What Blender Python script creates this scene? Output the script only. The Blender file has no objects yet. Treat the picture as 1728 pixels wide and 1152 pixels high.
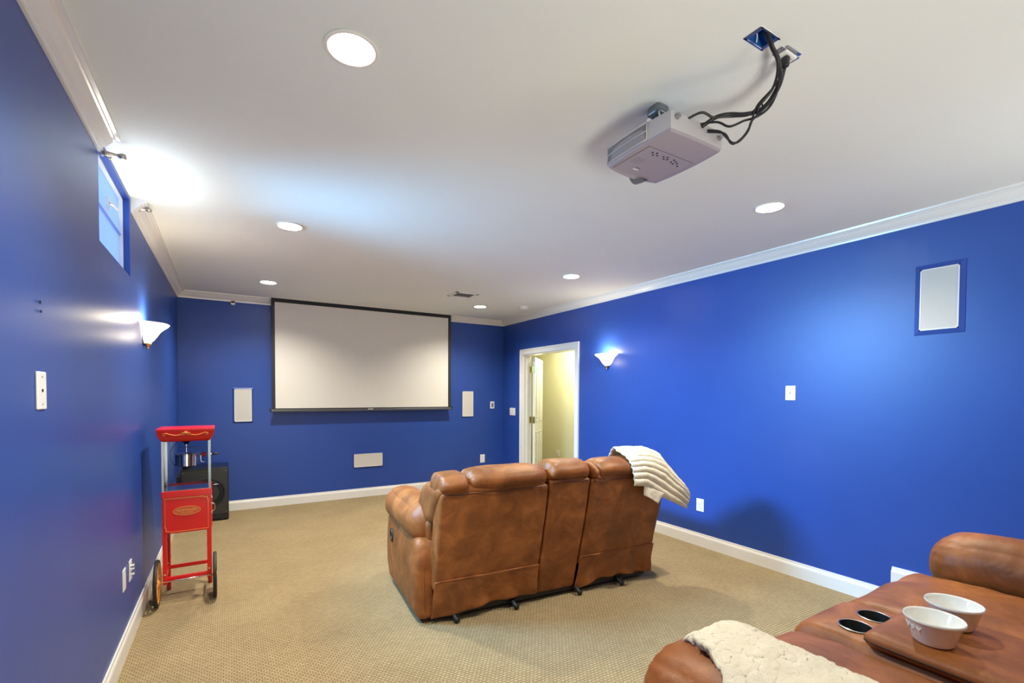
import bpy, bmesh, math, random
from mathutils import Vector, Matrix, noise
PI = math.pi
R = math.radians
random.seed(7)
SC = bpy.context.scene
COL = SC.collection

# ------------------------------------------------------------------ camera, world, lights, exposure
EYE = 1.44
YAW, PITCH, ROLL = 0.5427, -0.0243, 0.0046
cam_data = bpy.data.cameras.new('camera')
cam = bpy.data.objects.new('camera', cam_data)
COL.objects.link(cam)
fw = Vector((math.sin(YAW)*math.cos(PITCH), math.cos(YAW)*math.cos(PITCH), math.sin(PITCH)))
rt = Vector((math.cos(YAW), -math.sin(YAW), 0))
up = rt.cross(fw)
rt2 = rt*math.cos(ROLL) + up*math.sin(ROLL)
up2 = -rt*math.sin(ROLL) + up*math.cos(ROLL)
cam.matrix_world = Matrix((
    (rt2.x, up2.x, -fw.x, 0), (rt2.y, up2.y, -fw.y, 0), (rt2.z, up2.z, -fw.z, EYE), (0, 0, 0, 1)))
cam_data.sensor_width = 36
cam_data.lens = 792.4/1728*36
cam_data.shift_y = 108.3/1728
cam_data.clip_start = 0.02
SC.camera = cam

SC.view_settings.view_transform = 'Standard'
SC.view_settings.look = 'None'
SC.view_settings.gamma = 1
SC.view_settings.use_curve_mapping = False
SC.view_settings.exposure = 0.50

# room numbers
XL, XR, YB, YF = -0.504, 3.847, 6.665, -1.65
ZC = 2.625            # ceiling
ZCR = 2.545           # crown bottom
RISER_Y, RISER_Z = 1.37, 0.153
DOOR_Y0, DOOR_Y1, DOOR_Z = 4.79, 6.04, 2.045
WIN_Y0, WIN_Y1, WIN_Z0, WIN_Z1 = 2.85, 3.64, 2.14, 2.60

w = bpy.data.worlds.new('world'); SC.world = w; w.use_nodes = True
bg = w.node_tree.nodes['Background']
bg.inputs['Color'].default_value = (0.25, 0.42, 1.0, 1)
bg.inputs['Strength'].default_value = 1.5

LAMP_XY = [(0.372, 1.695), (0.38, 3.69), (0.373, 5.67), (2.925, 1.72), (2.95, 3.75), (2.922, 5.69),
           (0.372, -0.33), (2.93, -0.33)]
LAMP_W = 29.0
LAMP_COL = (1.0, 0.94, 0.79)
SCONCE_W = 5.5
WINDOW_W = 2.0
SKY_W = 51.0
HALL_W = 27.0
FILL_W = 24.0
FILL_RIGHT_W = 9.0

def lamp(name, kind, loc, power, col, size=0.1, size_y=None, rot=(0, 0, 0), spread=None, soft=None):
    ld = bpy.data.lights.new(name, kind)
    ld.energy = power; ld.color = col
    if kind == 'AREA':
        ld.size = size
        if size_y: ld.shape = 'RECTANGLE'; ld.size_y = size_y
        else: ld.shape = 'DISK'
        if spread: ld.spread = spread
    elif soft is not None: ld.shadow_soft_size = soft
    o = bpy.data.objects.new(name, ld); COL.objects.link(o)
    o.location = loc; o.rotation_euler = rot
    return o

# daylight through the small basement window, thrown up onto the ceiling
# (one lamp for light bouncing up off the window well, one for the blue skylight crossing the room)
d = Vector((0.78, 0.05, 0.62))
wl = lamp('window_daylight', 'AREA', (XL+0.07, (WIN_Y0+WIN_Y1)/2, 2.34), WINDOW_W, (0.93, 1.0, 0.94), 0.20, 0.70)
ws = lamp('window_skylight', 'AREA', (XL+0.036, (WIN_Y0+WIN_Y1)/2, 2.33), SKY_W, (0.24, 0.59, 1.0), 0.34, 0.74, spread=R(92))
ws.rotation_euler = Vector((0.92, -0.10, -0.40)).to_track_quat('-Z', 'X').to_euler()
wl.rotation_euler = d.to_track_quat('-Z', 'X').to_euler()
# warm fill lamps added unseen behind the camera, aimed up to brighten the ceiling
fl = lamp('ceiling_fill', 'AREA', (0.42, -1.35, 0.55), FILL_W, (1.0, 0.99, 0.86), 0.85, 0.9, spread=R(120))
fl.rotation_euler = Vector((0.30, 0.72, 0.62)).to_track_quat('-Z', 'Y').to_euler()
f2 = lamp('ceiling_fill_right', 'AREA', (3.25, -0.75, 1.25), FILL_RIGHT_W, (1.0, 0.98, 0.84), 0.7, 0.7, spread=R(130))  # second added fill lamp, brightens the right side of the ceiling
f2.rotation_euler = Vector((0.02, 0.62, 0.78)).to_track_quat('-Z', 'Y').to_euler()
hl = lamp('hallway_ceiling_fixture', 'AREA', (4.5, 6.0, 2.5), HALL_W, (1.0, 0.93, 0.74), 0.4)

# ------------------------------------------------------------------ materials
def new_mat(name):
    m = bpy.data.materials.new(name); m.use_nodes = True
    nt = m.node_tree
    return m, nt, nt.nodes['Principled BSDF']

def mat(name, col, rough=0.5, metal=0.0, emit=None, estr=0.0, coat=0.0, trans=0.0, bump=0.0, bscale=200.0, spec=0.5, sheen=0.0):
    m, nt, p = new_mat(name)
    p.inputs['Base Color'].default_value = (*col, 1)
    p.inputs['Roughness'].default_value = rough
    p.inputs['Metallic'].default_value = metal
    p.inputs['Specular IOR Level'].default_value = spec
    p.inputs['Coat Weight'].default_value = coat
    p.inputs['Transmission Weight'].default_value = trans
    p.inputs['Sheen Weight'].default_value = sheen
    if emit:
        p.inputs['Emission Color'].default_value = (*emit, 1)
        p.inputs['Emission Strength'].default_value = estr
    # every surface gets a little procedural variation
    tc = nt.nodes.new('ShaderNodeTexCoord')
    n = nt.nodes.new('ShaderNodeTexNoise'); n.inputs['Scale'].default_value = bscale
    n.inputs['Detail'].default_value = 3
    nt.links.new(tc.outputs['Object'], n.inputs['Vector'])
    if bump:
        b = nt.nodes.new('ShaderNodeBump'); b.inputs['Strength'].default_value = bump
        b.inputs['Distance'].default_value = 0.002
        nt.links.new(n.outputs['Fac'], b.inputs['Height'])
        nt.links.new(b.outputs['Normal'], p.inputs['Normal'])
    else:
        mr = nt.nodes.new('ShaderNodeMapRange')
        dv = 0.004 if metal else 0.04
        mr.inputs['To Min'].default_value = max(0.0, rough-dv)
        mr.inputs['To Max'].default_value = min(1.0, rough+dv)
        nt.links.new(n.outputs['Fac'], mr.inputs['Value'])
        nt.links.new(mr.outputs['Result'], p.inputs['Roughness'])
    return m

def mottled(name, c1, c2, scale, rough, bump=0.3, bscale=60, det=6, c3=None, spec=0.5, wr=0.0, bdist=0.003):
    m, nt, p = new_mat(name)
    tc = nt.nodes.new('ShaderNodeTexCoord')
    n = nt.nodes.new('ShaderNodeTexNoise'); n.inputs['Scale'].default_value = scale
    n.inputs['Detail'].default_value = det; n.inputs['Roughness'].default_value = 0.62
    n.inputs['Distortion'].default_value = 0.5
    nt.links.new(tc.outputs['Object'], n.inputs['Vector'])
    cr = nt.nodes.new('ShaderNodeValToRGB')
    cr.color_ramp.elements[0].position = 0.33; cr.color_ramp.elements[0].color = (*c1, 1)
    cr.color_ramp.elements[1].position = 0.68; cr.color_ramp.elements[1].color = (*c2, 1)
    if c3:
        e = cr.color_ramp.elements.new(0.5); e.color = (*c3, 1)
    nt.links.new(n.outputs['Fac'], cr.inputs['Fac'])
    nt.links.new(cr.outputs['Color'], p.inputs['Base Color'])
    p.inputs['Roughness'].default_value = rough
    p.inputs['Specular IOR Level'].default_value = spec
    n2 = nt.nodes.new('ShaderNodeTexNoise'); n2.inputs['Scale'].default_value = bscale
    n2.inputs['Detail'].default_value = 5
    nt.links.new(tc.outputs['Object'], n2.inputs['Vector'])
    b = nt.nodes.new('ShaderNodeBump'); b.inputs['Strength'].default_value = bump
    b.inputs['Distance'].default_value = bdist
    nt.links.new(n2.outputs['Fac'], b.inputs['Height'])
    last = b
    if wr:
        n3 = nt.nodes.new('ShaderNodeTexNoise'); n3.inputs['Scale'].default_value = 7
        n3.inputs['Detail'].default_value = 2; n3.inputs['Distortion'].default_value = 1.2
        nt.links.new(tc.outputs['Object'], n3.inputs['Vector'])
        b3 = nt.nodes.new('ShaderNodeBump'); b3.inputs['Strength'].default_value = wr
        b3.inputs['Distance'].default_value = 0.03
        nt.links.new(n3.outputs['Fac'], b3.inputs['Height'])
        nt.links.new(b.outputs['Normal'], b3.inputs['Normal'])
        last = b3
    nt.links.new(last.outputs['Normal'], p.inputs['Normal'])
    return m

M = {}
M['blue'] = mottled('blue_wall_paint', (0.018, 0.064, 0.310), (0.021, 0.069, 0.335), 1.6, 0.38, 0.06, 320, 2, spec=0.5)
M['ceil'] = mottled('ceiling_paint', (0.79, 0.825, 0.80), (0.81, 0.845, 0.82), 1.2, 0.8, 0.08, 400, 2, spec=0.2)
M['trim'] = mat('white_trim_paint', (0.80, 0.79, 0.76), 0.22, bscale=40)
M['yellow'] = mottled('pale_yellow_wall_paint', (0.72, 0.70, 0.45), (0.75, 0.73, 0.49), 1.5, 0.6, 0.06, 300, 2, spec=0.3)
M['door'] = mat('white_door_paint', (0.80, 0.80, 0.74), 0.3, bscale=40)
M['plate'] = mat('white_plastic', (0.84, 0.83, 0.80), 0.3, bscale=60)
M['grille'] = mat('speaker_grille_cloth', (0.62, 0.60, 0.55), 0.75, bump=0.5, bscale=900)
M['black'] = mat('matte_black', (0.010, 0.011, 0.012), 0.5, bscale=80)
M['blackgloss'] = mat('glossy_black_vinyl', (0.012, 0.013, 0.012), 0.25, bscale=60)
M['rubber'] = mat('black_rubber', (0.012, 0.012, 0.012), 0.6, bscale=60)
M['screen'] = mat('matte_projection_fabric', (0.72, 0.70, 0.64), 0.6, bscale=300, spec=0.35)
M['screenblack'] = mat('black_screen_border', (0.016, 0.018, 0.022), 0.6, bscale=300)
M['darkmetal'] = mat('dark_grey_bar', (0.10, 0.10, 0.105), 0.35, 0.3)
M['chrome'] = mat('chrome', (0.72, 0.72, 0.73), 0.16, 1.0)
M['steel'] = mat('brushed_steel', (0.45, 0.45, 0.46), 0.28, 1.0)
M['brass'] = mat('brass', (0.62, 0.47, 0.18), 0.25, 1.0)
M['nickel'] = mat('brushed_nickel', (0.42, 0.38, 0.34), 0.3, 1.0)
M['red'] = mat('glossy_red_enamel', (0.72, 0.010, 0.008), 0.25, bscale=30)
M['gold'] = mat('gold_ink', (0.86, 0.42, 0.09), 0.45, bscale=50)
M['orange'] = mat('orange_plastic', (0.86, 0.36, 0.055), 0.38, bscale=30)
M['badge'] = mat('orange_red_badge_ink', (0.62, 0.10, 0.02), 0.4, bscale=30)
M['projector'] = mat('silver_grey_plastic', (0.50, 0.48, 0.50), 0.42, bscale=80)
M['projector_dark'] = mat('grey_plastic_base', (0.36, 0.32, 0.37), 0.45, bscale=80)
M['grey'] = mat('dark_grey_plastic', (0.13, 0.14, 0.15), 0.35, bscale=80)
M['mountgrey'] = mat('glossy_grey_metal', (0.20, 0.23, 0.25), 0.25, 0.6, bscale=80)
M['cable'] = mat('black_cable_sheath', (0.016, 0.016, 0.019), 0.42, bscale=90)
M['bluebox'] = mat('blue_electrical_box_plastic', (0.012, 0.11, 0.42), 0.4, bscale=60)
M['ceramic'] = mat('white_glazed_ceramic', (0.84, 0.84, 0.79), 0.10, bscale=30, coat=0.4)
M['throw'] = mottled('cream_ribbed_plush', (0.70, 0.62, 0.45), (0.80, 0.73, 0.58), 18, 0.9, 0.6, 260, 4, spec=0.1, bdist=0.004)
M['sherpa'] = mottled('cream_sherpa_fleece', (0.66, 0.60, 0.47), (0.72, 0.665, 0.54), 26, 0.95, 0.5, 240, 5, spec=0.05, bdist=0.004)
M['can'] = mat('white_can_reflector', (0.85, 0.84, 0.80), 0.3, bscale=40)
M['bulb'] = mat('lit_bulb', (1, 1, 1), 0.5, emit=(1.0, 0.95, 0.84), estr=6.0)
M['shade'] = mat('lit_frosted_glass_shade', (0.9, 0.86, 0.76), 0.35, emit=(1.0, 0.84, 0.52), estr=1.25, trans=0.0, bscale=30)
M['vent'] = mat('grey_metal_louvre', (0.34, 0.33, 0.31), 0.5, bscale=60)
M['ventdark'] = mat('duct_interior', (0.03, 0.03, 0.03), 0.8, bscale=60)
M['cord'] = mat('clear_grey_vinyl', (0.35, 0.35, 0.36), 0.3, bscale=60)
M['backing'] = mat('window_well_blue_panel', (0.35, 0.50, 0.85), 0.6, bscale=20)
M['winpaint'] = mat('window_frame_paint', (0.30, 0.42, 0.80), 0.35, bscale=30)

# leather like microfibre
M['leather'] = mottled('brown_suede_leather', (0.175, 0.054, 0.013), (0.390, 0.130, 0.032), 5.5, 0.50, 0.32, 230, 7,
                       (0.260, 0.084, 0.020), spec=0.38, wr=0.22, bdist=0.0012)
M['seam'] = mat('dark_seam_thread', (0.05, 0.016, 0.007), 0.6, bscale=100)

def glass(name, tint=(1, 1, 1), refl=0.12):
    m = bpy.data.materials.new(name); m.use_nodes = True
    nt = m.node_tree; nt.nodes.clear()
    out = nt.nodes.new('ShaderNodeOutputMaterial')
    tr = nt.nodes.new('ShaderNodeBsdfTransparent'); tr.inputs['Color'].default_value = (*tint, 1)
    gl = nt.nodes.new('ShaderNodeBsdfGlossy'); gl.inputs['Roughness'].default_value = 0.03
    fr = nt.nodes.new('ShaderNodeFresnel'); fr.inputs['IOR'].default_value = 1.45
    mx = nt.nodes.new('ShaderNodeMixShader')
    nt.links.new(fr.outputs['Fac'], mx.inputs['Fac'])
    nt.links.new(tr.outputs['BSDF'], mx.inputs[1]); nt.links.new(gl.outputs['BSDF'], mx.inputs[2])
    nt.links.new(mx.outputs['Shader'], out.inputs['Surface'])
    return m
M['glass'] = glass('clear_acrylic', (0.93, 0.95, 0.96))

# frosted window glass: lets the sky's blue through, softened
def frosted():
    m = bpy.data.materials.new('frosted_window_glass'); m.use_nodes = True
    nt = m.node_tree; nt.nodes.clear()
    out = nt.nodes.new('ShaderNodeOutputMaterial')
    tl = nt.nodes.new('ShaderNodeBsdfTranslucent'); tl.inputs['Color'].default_value = (0.9, 0.95, 1, 1)
    df = nt.nodes.new('ShaderNodeBsdfDiffuse'); df.inputs['Color'].default_value = (0.55, 0.7, 0.9, 1)
    mx = nt.nodes.new('ShaderNodeMixShader'); mx.inputs['Fac'].default_value = 0.25
    nt.links.new(tl.outputs['BSDF'], mx.inputs[1]); nt.links.new(df.outputs['BSDF'], mx.inputs[2])
    nt.links.new(mx.outputs['Shader'], out.inputs['Surface'])
    return m
M['frost'] = frosted()

# woven loop carpet
def carpet():
    m, nt, p = new_mat('beige_woven_loop_carpet')
    tc = nt.nodes.new('ShaderNodeTexCoord')
    br = nt.nodes.new('ShaderNodeTexBrick')
    br.inputs['Scale'].default_value = 1.0
    br.inputs['Brick Width'].default_value = 0.024
    br.inputs['Row Height'].default_value = 0.017
    br.inputs['Mortar Size'].default_value = 0.0026
    br.inputs['Mortar Smooth'].default_value = 0.9
    br.inputs['Color1'].default_value = (0.395, 0.300, 0.165, 1)
    br.inputs['Color2'].default_value = (0.342, 0.255, 0.138, 1)
    br.inputs['Mortar'].default_value = (0.20, 0.143, 0.074, 1)
    nt.links.new(tc.outputs['Object'], br.inputs['Vector'])
    n = nt.nodes.new('ShaderNodeTexNoise'); n.inputs['Scale'].default_value = 2.2; n.inputs['Detail'].default_value = 4
    nt.links.new(tc.outputs['Object'], n.inputs['Vector'])
    mr = nt.nodes.new('ShaderNodeMapRange'); mr.inputs['From Min'].default_value = 0.3; mr.inputs['From Max'].default_value = 0.7
    mr.inputs['To Min'].default_value = 0.90; mr.inputs['To Max'].default_value = 1.06
    nt.links.new(n.outputs['Fac'], mr.inputs['Value'])
    mx = nt.nodes.new('ShaderNodeMix'); mx.data_type = 'RGBA'; mx.blend_type = 'MULTIPLY'; mx.inputs[0].default_value = 1
    nt.links.new(br.outputs['Color'], mx.inputs[6]); nt.links.new(mr.outputs['Result'], mx.inputs[7])
    nt.links.new(mx.outputs[2], p.inputs['Base Color'])
    p.inputs['Roughness'].default_value = 0.95
    p.inputs['Specular IOR Level'].default_value = 0.1
    iv = nt.nodes.new('ShaderNodeMath'); iv.operation = 'SUBTRACT'; iv.inputs[0].default_value = 1
    nt.links.new(br.outputs['Fac'], iv.inputs[1])
    b = nt.nodes.new('ShaderNodeBump'); b.inputs['Strength'].default_value = 0.7; b.inputs['Distance'].default_value = 0.005
    nt.links.new(iv.outputs[0], b.inputs['Height'])
    n2 = nt.nodes.new('ShaderNodeTexNoise'); n2.inputs['Scale'].default_value = 300
    nt.links.new(tc.outputs['Object'], n2.inputs['Vector'])
    b2 = nt.nodes.new('ShaderNodeBump'); b2.inputs['Strength'].default_value = 0.4; b2.inputs['Distance'].default_value = 0.002
    nt.links.new(n2.outputs['Fac'], b2.inputs['Height']); nt.links.new(b.outputs['Normal'], b2.inputs['Normal'])
    nt.links.new(b2.outputs['Normal'], p.inputs['Normal'])
    return m
M['carpet'] = carpet()

# ------------------------------------------------------------------ mesh helpers
def link(name, bm, m, parent=None, smooth=False, auto=None):
    me = bpy.data.meshes.new(name)
    bmesh.ops.recalc_face_normals(bm, faces=bm.faces)
    bm.to_mesh(me); bm.free()
    o = bpy.data.objects.new(name, me); COL.objects.link(o)
    if m: me.materials.append(m)
    if parent is not None: o.parent = parent
    if smooth:
        for p in me.polygons: p.use_smooth = True
        if auto is not None:
            me.set_sharp_from_angle(angle=R(auto))
    return o

def tag(o, label=None, cat=None, group=None, kind=None):
    if label: o['label'] = label
    if cat: o['category'] = cat
    if group: o['group'] = group
    if kind: o['kind'] = kind
    return o

def thing(name, label, cat, loc=(0, 0, 0), rz=0, group=None):
    o = bpy.data.objects.new(name, None); COL.objects.link(o)
    o.location = loc; o.rotation_euler = (0, 0, rz); o.empty_display_size = 0.1
    return tag(o, label, cat, group)

def struct(name, bm, m, **k):
    return tag(link(name, bm, m, **k), kind='structure')

def copy_tree(o, parent=None):
    c = o.copy(); COL.objects.link(c)
    if parent is not None: c.parent = parent
    for ch in o.children: copy_tree(ch, c)
    return c

def box(bm, x0, x1, y0, y1, z0, z1, bev=0.0, seg=2):
    r = bmesh.ops.create_cube(bm, size=1)
    vs = r['verts']
    for v in vs:
        v.co = Vector(((x0+x1)/2+v.co.x*(x1-x0), (y0+y1)/2+v.co.y*(y1-y0), (z0+z1)/2+v.co.z*(z1-z0)))
    if bev:
        es = list({e for v in vs for e in v.link_edges})
        bmesh.ops.bevel(bm, geom=es, offset=bev, segments=seg, affect='EDGES', profile=0.5)
    return bm

def boxbm(*a, **k): return box(bmesh.new(), *a, **k)

def cyl(bm, c, r, h, axis='z', seg=24, r2=None):
    mtx = {'z': Matrix.Identity(4), 'x': Matrix.Rotation(PI/2, 4, 'Y'), 'y': Matrix.Rotation(PI/2, 4, 'X')}[axis]
    bmesh.ops.create_cone(bm, cap_ends=True, segments=seg, radius1=r, radius2=r if r2 is None else r2, depth=h,
                          matrix=Matrix.Translation(c) @ mtx)
    return bm

def lathe(bm, prof, seg=32, mtx=None, a0=0, a1=2*PI):
    full = abs(a1-a0-2*PI) < 1e-6
    n = seg if full else seg+1
    rings = []
    for (r, z) in prof:
        ring = []
        for i in range(n):
            a = a0+(a1-a0)*i/seg
            v = Vector((r*math.cos(a), r*math.sin(a), z))
            if mtx: v = mtx @ v
            ring.append(bm.verts.new(v))
        rings.append(ring)
    for k in range(len(rings)-1):
        for i in range(seg):
            j = (i+1) % n
            try: bm.faces.new((rings[k][i], rings[k][j], rings[k+1][j], rings[k+1][i]))
            except ValueError: pass
    bmesh.ops.remove_doubles(bm, verts=bm.verts, dist=1e-6)
    return bm

def spline(pts, n=8):
    P = [Vector(p) for p in pts]; out = []
    for i in range(len(P)-1):
        p0 = P[max(i-1, 0)]; p1 = P[i]; p2 = P[i+1]; p3 = P[min(i+2, len(P)-1)]
        for k in range(n):
            t = k/n
            out.append(0.5*((2*p1)+(p2-p0)*t+(2*p0-5*p1+4*p2-p3)*t*t+(3*p1-p0-3*p2+p3)*t**3))
    out.append(P[-1]); return out

def tube(bm, pts, r, seg=8, closed=False):
    P = [Vector(p) for p in pts]; n = len(P); rings = []
    t = (P[1]-P[0]).normalized()
    nrm = t.orthogonal().normalized()
    for i in range(n):
        if closed: t = (P[(i+1) % n]-P[i-1]).normalized()
        else: t = (P[min(i+1, n-1)]-P[max(i-1, 0)]).normalized()
        nrm = (nrm-t*nrm.dot(t)).normalized(); b = t.cross(nrm)
        rr = r(i/(n-1)) if callable(r) else r
        rings.append([bm.verts.new(P[i]+(nrm*math.cos(2*PI*k/seg)+b*math.sin(2*PI*k/seg))*rr) for k in range(seg)])
    for i in range(n if closed else n-1):
        A = rings[i]; B = rings[(i+1) % n]
        for k in range(seg): bm.faces.new((A[k], A[(k+1) % seg], B[(k+1) % seg], B[k]))
    if not closed:
        bm.faces.new(rings[0]); bm.faces.new(rings[-1])
    return bm

def extrude_prof(bm, prof, a0, a1, axis='x'):
    """closed 2-D profile swept along an axis; profile is (y,z) for x, (x,z) for y, (x,y) for z"""
    def P(p, a): return {'x': (a, p[0], p[1]), 'y': (p[0], a, p[1]), 'z': (p[0], p[1], a)}[axis]
    A = [bm.verts.new(P(p, a0)) for p in prof]; B = [bm.verts.new(P(p, a1)) for p in prof]
    n = len(prof)
    for i in range(n): bm.faces.new((A[i], A[(i+1) % n], B[(i+1) % n], B[i]))
    bm.faces.new(A); bm.faces.new(B)
    return bm

def softbox(x0, x1, y0, y1, z0, z1, r=0.04, n=(16, 16, 16), fn=None, puff=(0, 0, 0)):
    """rounded, optionally puffed box with an even grid; fn bends it afterwards"""
    bm = bmesh.new(); V = {}
    c = Vector(((x0+x1)/2, (y0+y1)/2, (z0+z1)/2)); h = Vector(((x1-x0)/2, (y1-y0)/2, (z1-z0)/2))
    rr = [min(r, h[i]*0.98) if not isinstance(r, tuple) else min(r[i], h[i]*0.98) for i in range(3)]
    def get(i, j, k):
        if (i, j, k) in V: return V[(i, j, k)]
        u = [2*i/n[0]-1, 2*j/n[1]-1, 2*k/n[2]-1]
        # concentrate rows near the rounded edges
        u = [math.copysign(abs(t)**0.8, t) for t in u]
        p = [u[a]*h[a] for a in range(3)]
        q = [max(-(h[a]-rr[a]), min(h[a]-rr[a], p[a])) for a in range(3)]
        dlt = [(p[a]-q[a])/rr[a] for a in range(3)]
        L = math.sqrt(sum(t*t for t in dlt))
        m = max(abs(t) for t in dlt)
        if L > 1e-9:
            # map cube shell onto the sphere shell
            s = m/L
            p = [q[a]+dlt[a]*s*rr[a] for a in range(3)]
        for a in range(3):
            b, d2 = (a+1) % 3, (a+2) % 3
            p[a] += math.copysign(1, u[a])*puff[a]*abs(u[a])**3*(1-u[b]**2)*(1-u[d2]**2) if puff[a] else 0
        v = c+Vector(p)
        if fn: v = Vector(fn(v.x, v.y, v.z, u))
        V[(i, j, k)] = bm.verts.new(v); return V[(i, j, k)]
    N = n
    for a in range(3):
        b, d2 = (a+1) % 3, (a+2) % 3
        for side in (0, N[a]):
            for i in range(N[b]):
                for j in range(N[d2]):
                    q = []
                    for (di, dj) in ((0, 0), (1, 0), (1, 1), (0, 1)):
                        idx = [0, 0, 0]; idx[a] = side; idx[b] = i+di; idx[d2] = j+dj
                        q.append(get(*idx))
                    bm.faces.new(q)
    return bm

def nz(x, y, z, s=6.0, seed=0.0): return noise.noise(Vector((x*s+seed, y*s+seed*1.7, z*s-seed)))

def boolean(o, cutters):
    for c in cutters:
        md = o.modifiers.new('cut', 'BOOLEAN'); md.object = c; md.operation = 'DIFFERENCE'; md.solver = 'EXACT'
    dg = bpy.context.evaluated_depsgraph_get()
    me = bpy.data.meshes.new_from_object(o.evaluated_get(dg))
    o.modifiers.clear(); old = o.data; o.data = me; bpy.data.meshes.remove(old)
    for c in cutters:
        cm = c.data; bpy.data.objects.remove(c); bpy.data.meshes.remove(cm)

def text_obj(name, body, size, m, mtx, parent=None, ext=0.0006, spacing=1.0):
    cu = bpy.data.curves.new(name, 'FONT'); cu.body = body; cu.size = size; cu.extrude = ext
    cu.align_x = 'CENTER'; cu.align_y = 'CENTER'; cu.space_character = spacing; cu.resolution_u = 3
    t = bpy.data.objects.new(name, cu); COL.objects.link(t)
    dg = bpy.context.evaluated_depsgraph_get()
    me = bpy.data.meshes.new_from_object(t.evaluated_get(dg))
    bpy.data.objects.remove(t); bpy.data.curves.remove(cu)
    me.materials.clear(); me.materials.append(m)
    me.transform(mtx)
    o = bpy.data.objects.new(name, me); COL.objects.link(o)
    if parent is not None: o.parent = parent
    return o

# ------------------------------------------------------------------ the room
floor = struct('floor', boxbm(XL-0.15, 5.2, YF-0.15, 8.4, -0.12, 0), M['carpet'])
riser = struct('floor_riser', boxbm(XL, XR, YF, RISER_Y, 0.0, RISER_Z, bev=0.008), M['carpet'])

# ceiling slab with cut-outs for the cans, the blue box and the air vent
ceiling = struct('ceiling', boxbm(XL-0.08, 5.2, YF-0.15, 8.4, ZC, ZC+0.16), M['ceil'])
cuts = []
for (x, y) in LAMP_XY:
    cuts.append(link('cut', cyl(bmesh.new(), (x, y, ZC), 0.076, 0.26, seg=40), None))
BX = (1.489, 1.568, 0.908, 0.962)
cuts.append(link('cut', boxbm(BX[0], BX[1], BX[2], BX[3], ZC-0.05, ZC+0.09), None))
SLOT = (0.40, 2.93, 6.535, 6.60)
cuts.append(link('cut', boxbm(SLOT[0], SLOT[1], SLOT[2], SLOT[3], ZC-0.05, ZC+0.12), None))
VENT = (2.265, 2.56, 5.01, 5.28)
cuts.append(link('cut', boxbm(VENT[0]+0.03, VENT[1]-0.03, VENT[2]+0.03, VENT[3]-0.03, ZC-0.05, ZC+0.10), None))
boolean(ceiling, cuts)

def wall_with_hole(name, fixed0, fixed1, a0, a1, z0, z1, ha0, ha1, hz0, hz1, m):
    bm = bmesh.new()
    box(bm, fixed0, fixed1, a0, ha0, z0, z1)
    box(bm, fixed0, fixed1, ha1, a1, z0, z1)
    if hz0 > z0: box(bm, fixed0, fixed1, ha0, ha1, z0, hz0)
    if hz1 < z1: box(bm, fixed0, fixed1, ha0, ha1, hz1, z1)
    return struct(name, bm, m)

wall_with_hole('wall_left', XL-0.075, XL, YF-0.15, YB+0.12, 0, ZC, WIN_Y0, WIN_Y1, WIN_Z0, WIN_Z1, M['blue'])
wall_with_hole('wall_right', XR, XR+0.12, YF-0.15, YB+0.12, 0, ZC, DOOR_Y0, DOOR_Y1, -0.1, DOOR_Z, M['blue'])
struct('wall_back', boxbm(XL-0.075, XR+0.0, YB, YB+0.12, 0, ZC), M['blue'])
struct('wall_front', boxbm(XL-0.075, XR+0.12, YF-0.12, YF, 0, ZC), M['blue'])

# hallway beyond the door
struct('wall_hallway_far', boxbm(5.0, 5.1, 3.5, 8.3, 0, ZC), M['yellow'])
struct('wall_hallway_end', boxbm(XR+0.0, 5.0, 8.2, 8.3, 0, ZC), M['yellow'])
struct('wall_hallway_start', boxbm(XR+0.12, 5.0, 3.5, 3.6, 0, ZC), M['yellow'])
bm = bmesh.new()
box(bm, XR+0.12, XR+0.125, 3.6, DOOR_Y0-0.02, 0, ZC); box(bm, XR+0.12, XR+0.125, DOOR_Y1+0.02, 8.2, 0, ZC)
box(bm, XR+0.12, XR+0.125, DOOR_Y0-0.02, DOOR_Y1+0.02, DOOR_Z+0.02, ZC)
struct('wall_hallway_near', bm, M['yellow'])

# baseboards
def base_prof(s, x):      # profile in (x,z) leaning against x, s = direction into the room
    return [(x, 0.0), (x+s*0.015, 0.0), (x+s*0.015, 0.088), (x+s*0.012, 0.100), (x+s*0.009, 0.104), (x+s*0.007, 0.122), (x, 0.122)]
def prof_up(p, dz): return [(a, b+dz) for a, b in p]
bm = bmesh.new(); extrude_prof(bm, base_prof(1, XL), RISER_Y, YB, 'y'); struct('baseboard_left', bm, M['trim'])
bm = bmesh.new(); extrude_prof(bm, prof_up(base_prof(1, XL), RISER_Z), YF, RISER_Y, 'y'); struct('baseboard_left_riser', bm, M['trim'])
bm = bmesh.new(); extrude_prof(bm, base_prof(-1, XR), RISER_Y, 4.714, 'y'); struct('baseboard_right', bm, M['trim'])
bm = bmesh.new(); extrude_prof(bm, base_prof(-1, XR), 6.125, YB, 'y'); struct('baseboard_right_corner', bm, M['trim'])
rp = [(XR, RISER_Z), (XR-0.022, RISER_Z), (XR-0.022, 0.255), (XR-0.018, 0.262), (XR-0.012, 0.267), (XR-0.010, 0.286), (XR, 0.286)]
bm = bmesh.new(); extrude_prof(bm, rp, YF, RISER_Y, 'y'); struct('baseboard_right_riser', bm, M['trim'])
bm = bmesh.new(); extrude_prof(bm, base_prof(-1, YB), XL, XR, 'x'); struct('baseboard_back', bm, M['trim'])
bm = bmesh.new(); extrude_prof(bm, base_prof(-1, 5.0), 3.6, 8.2, 'y'); struct('baseboard_hallway', bm, M['trim'])

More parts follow.
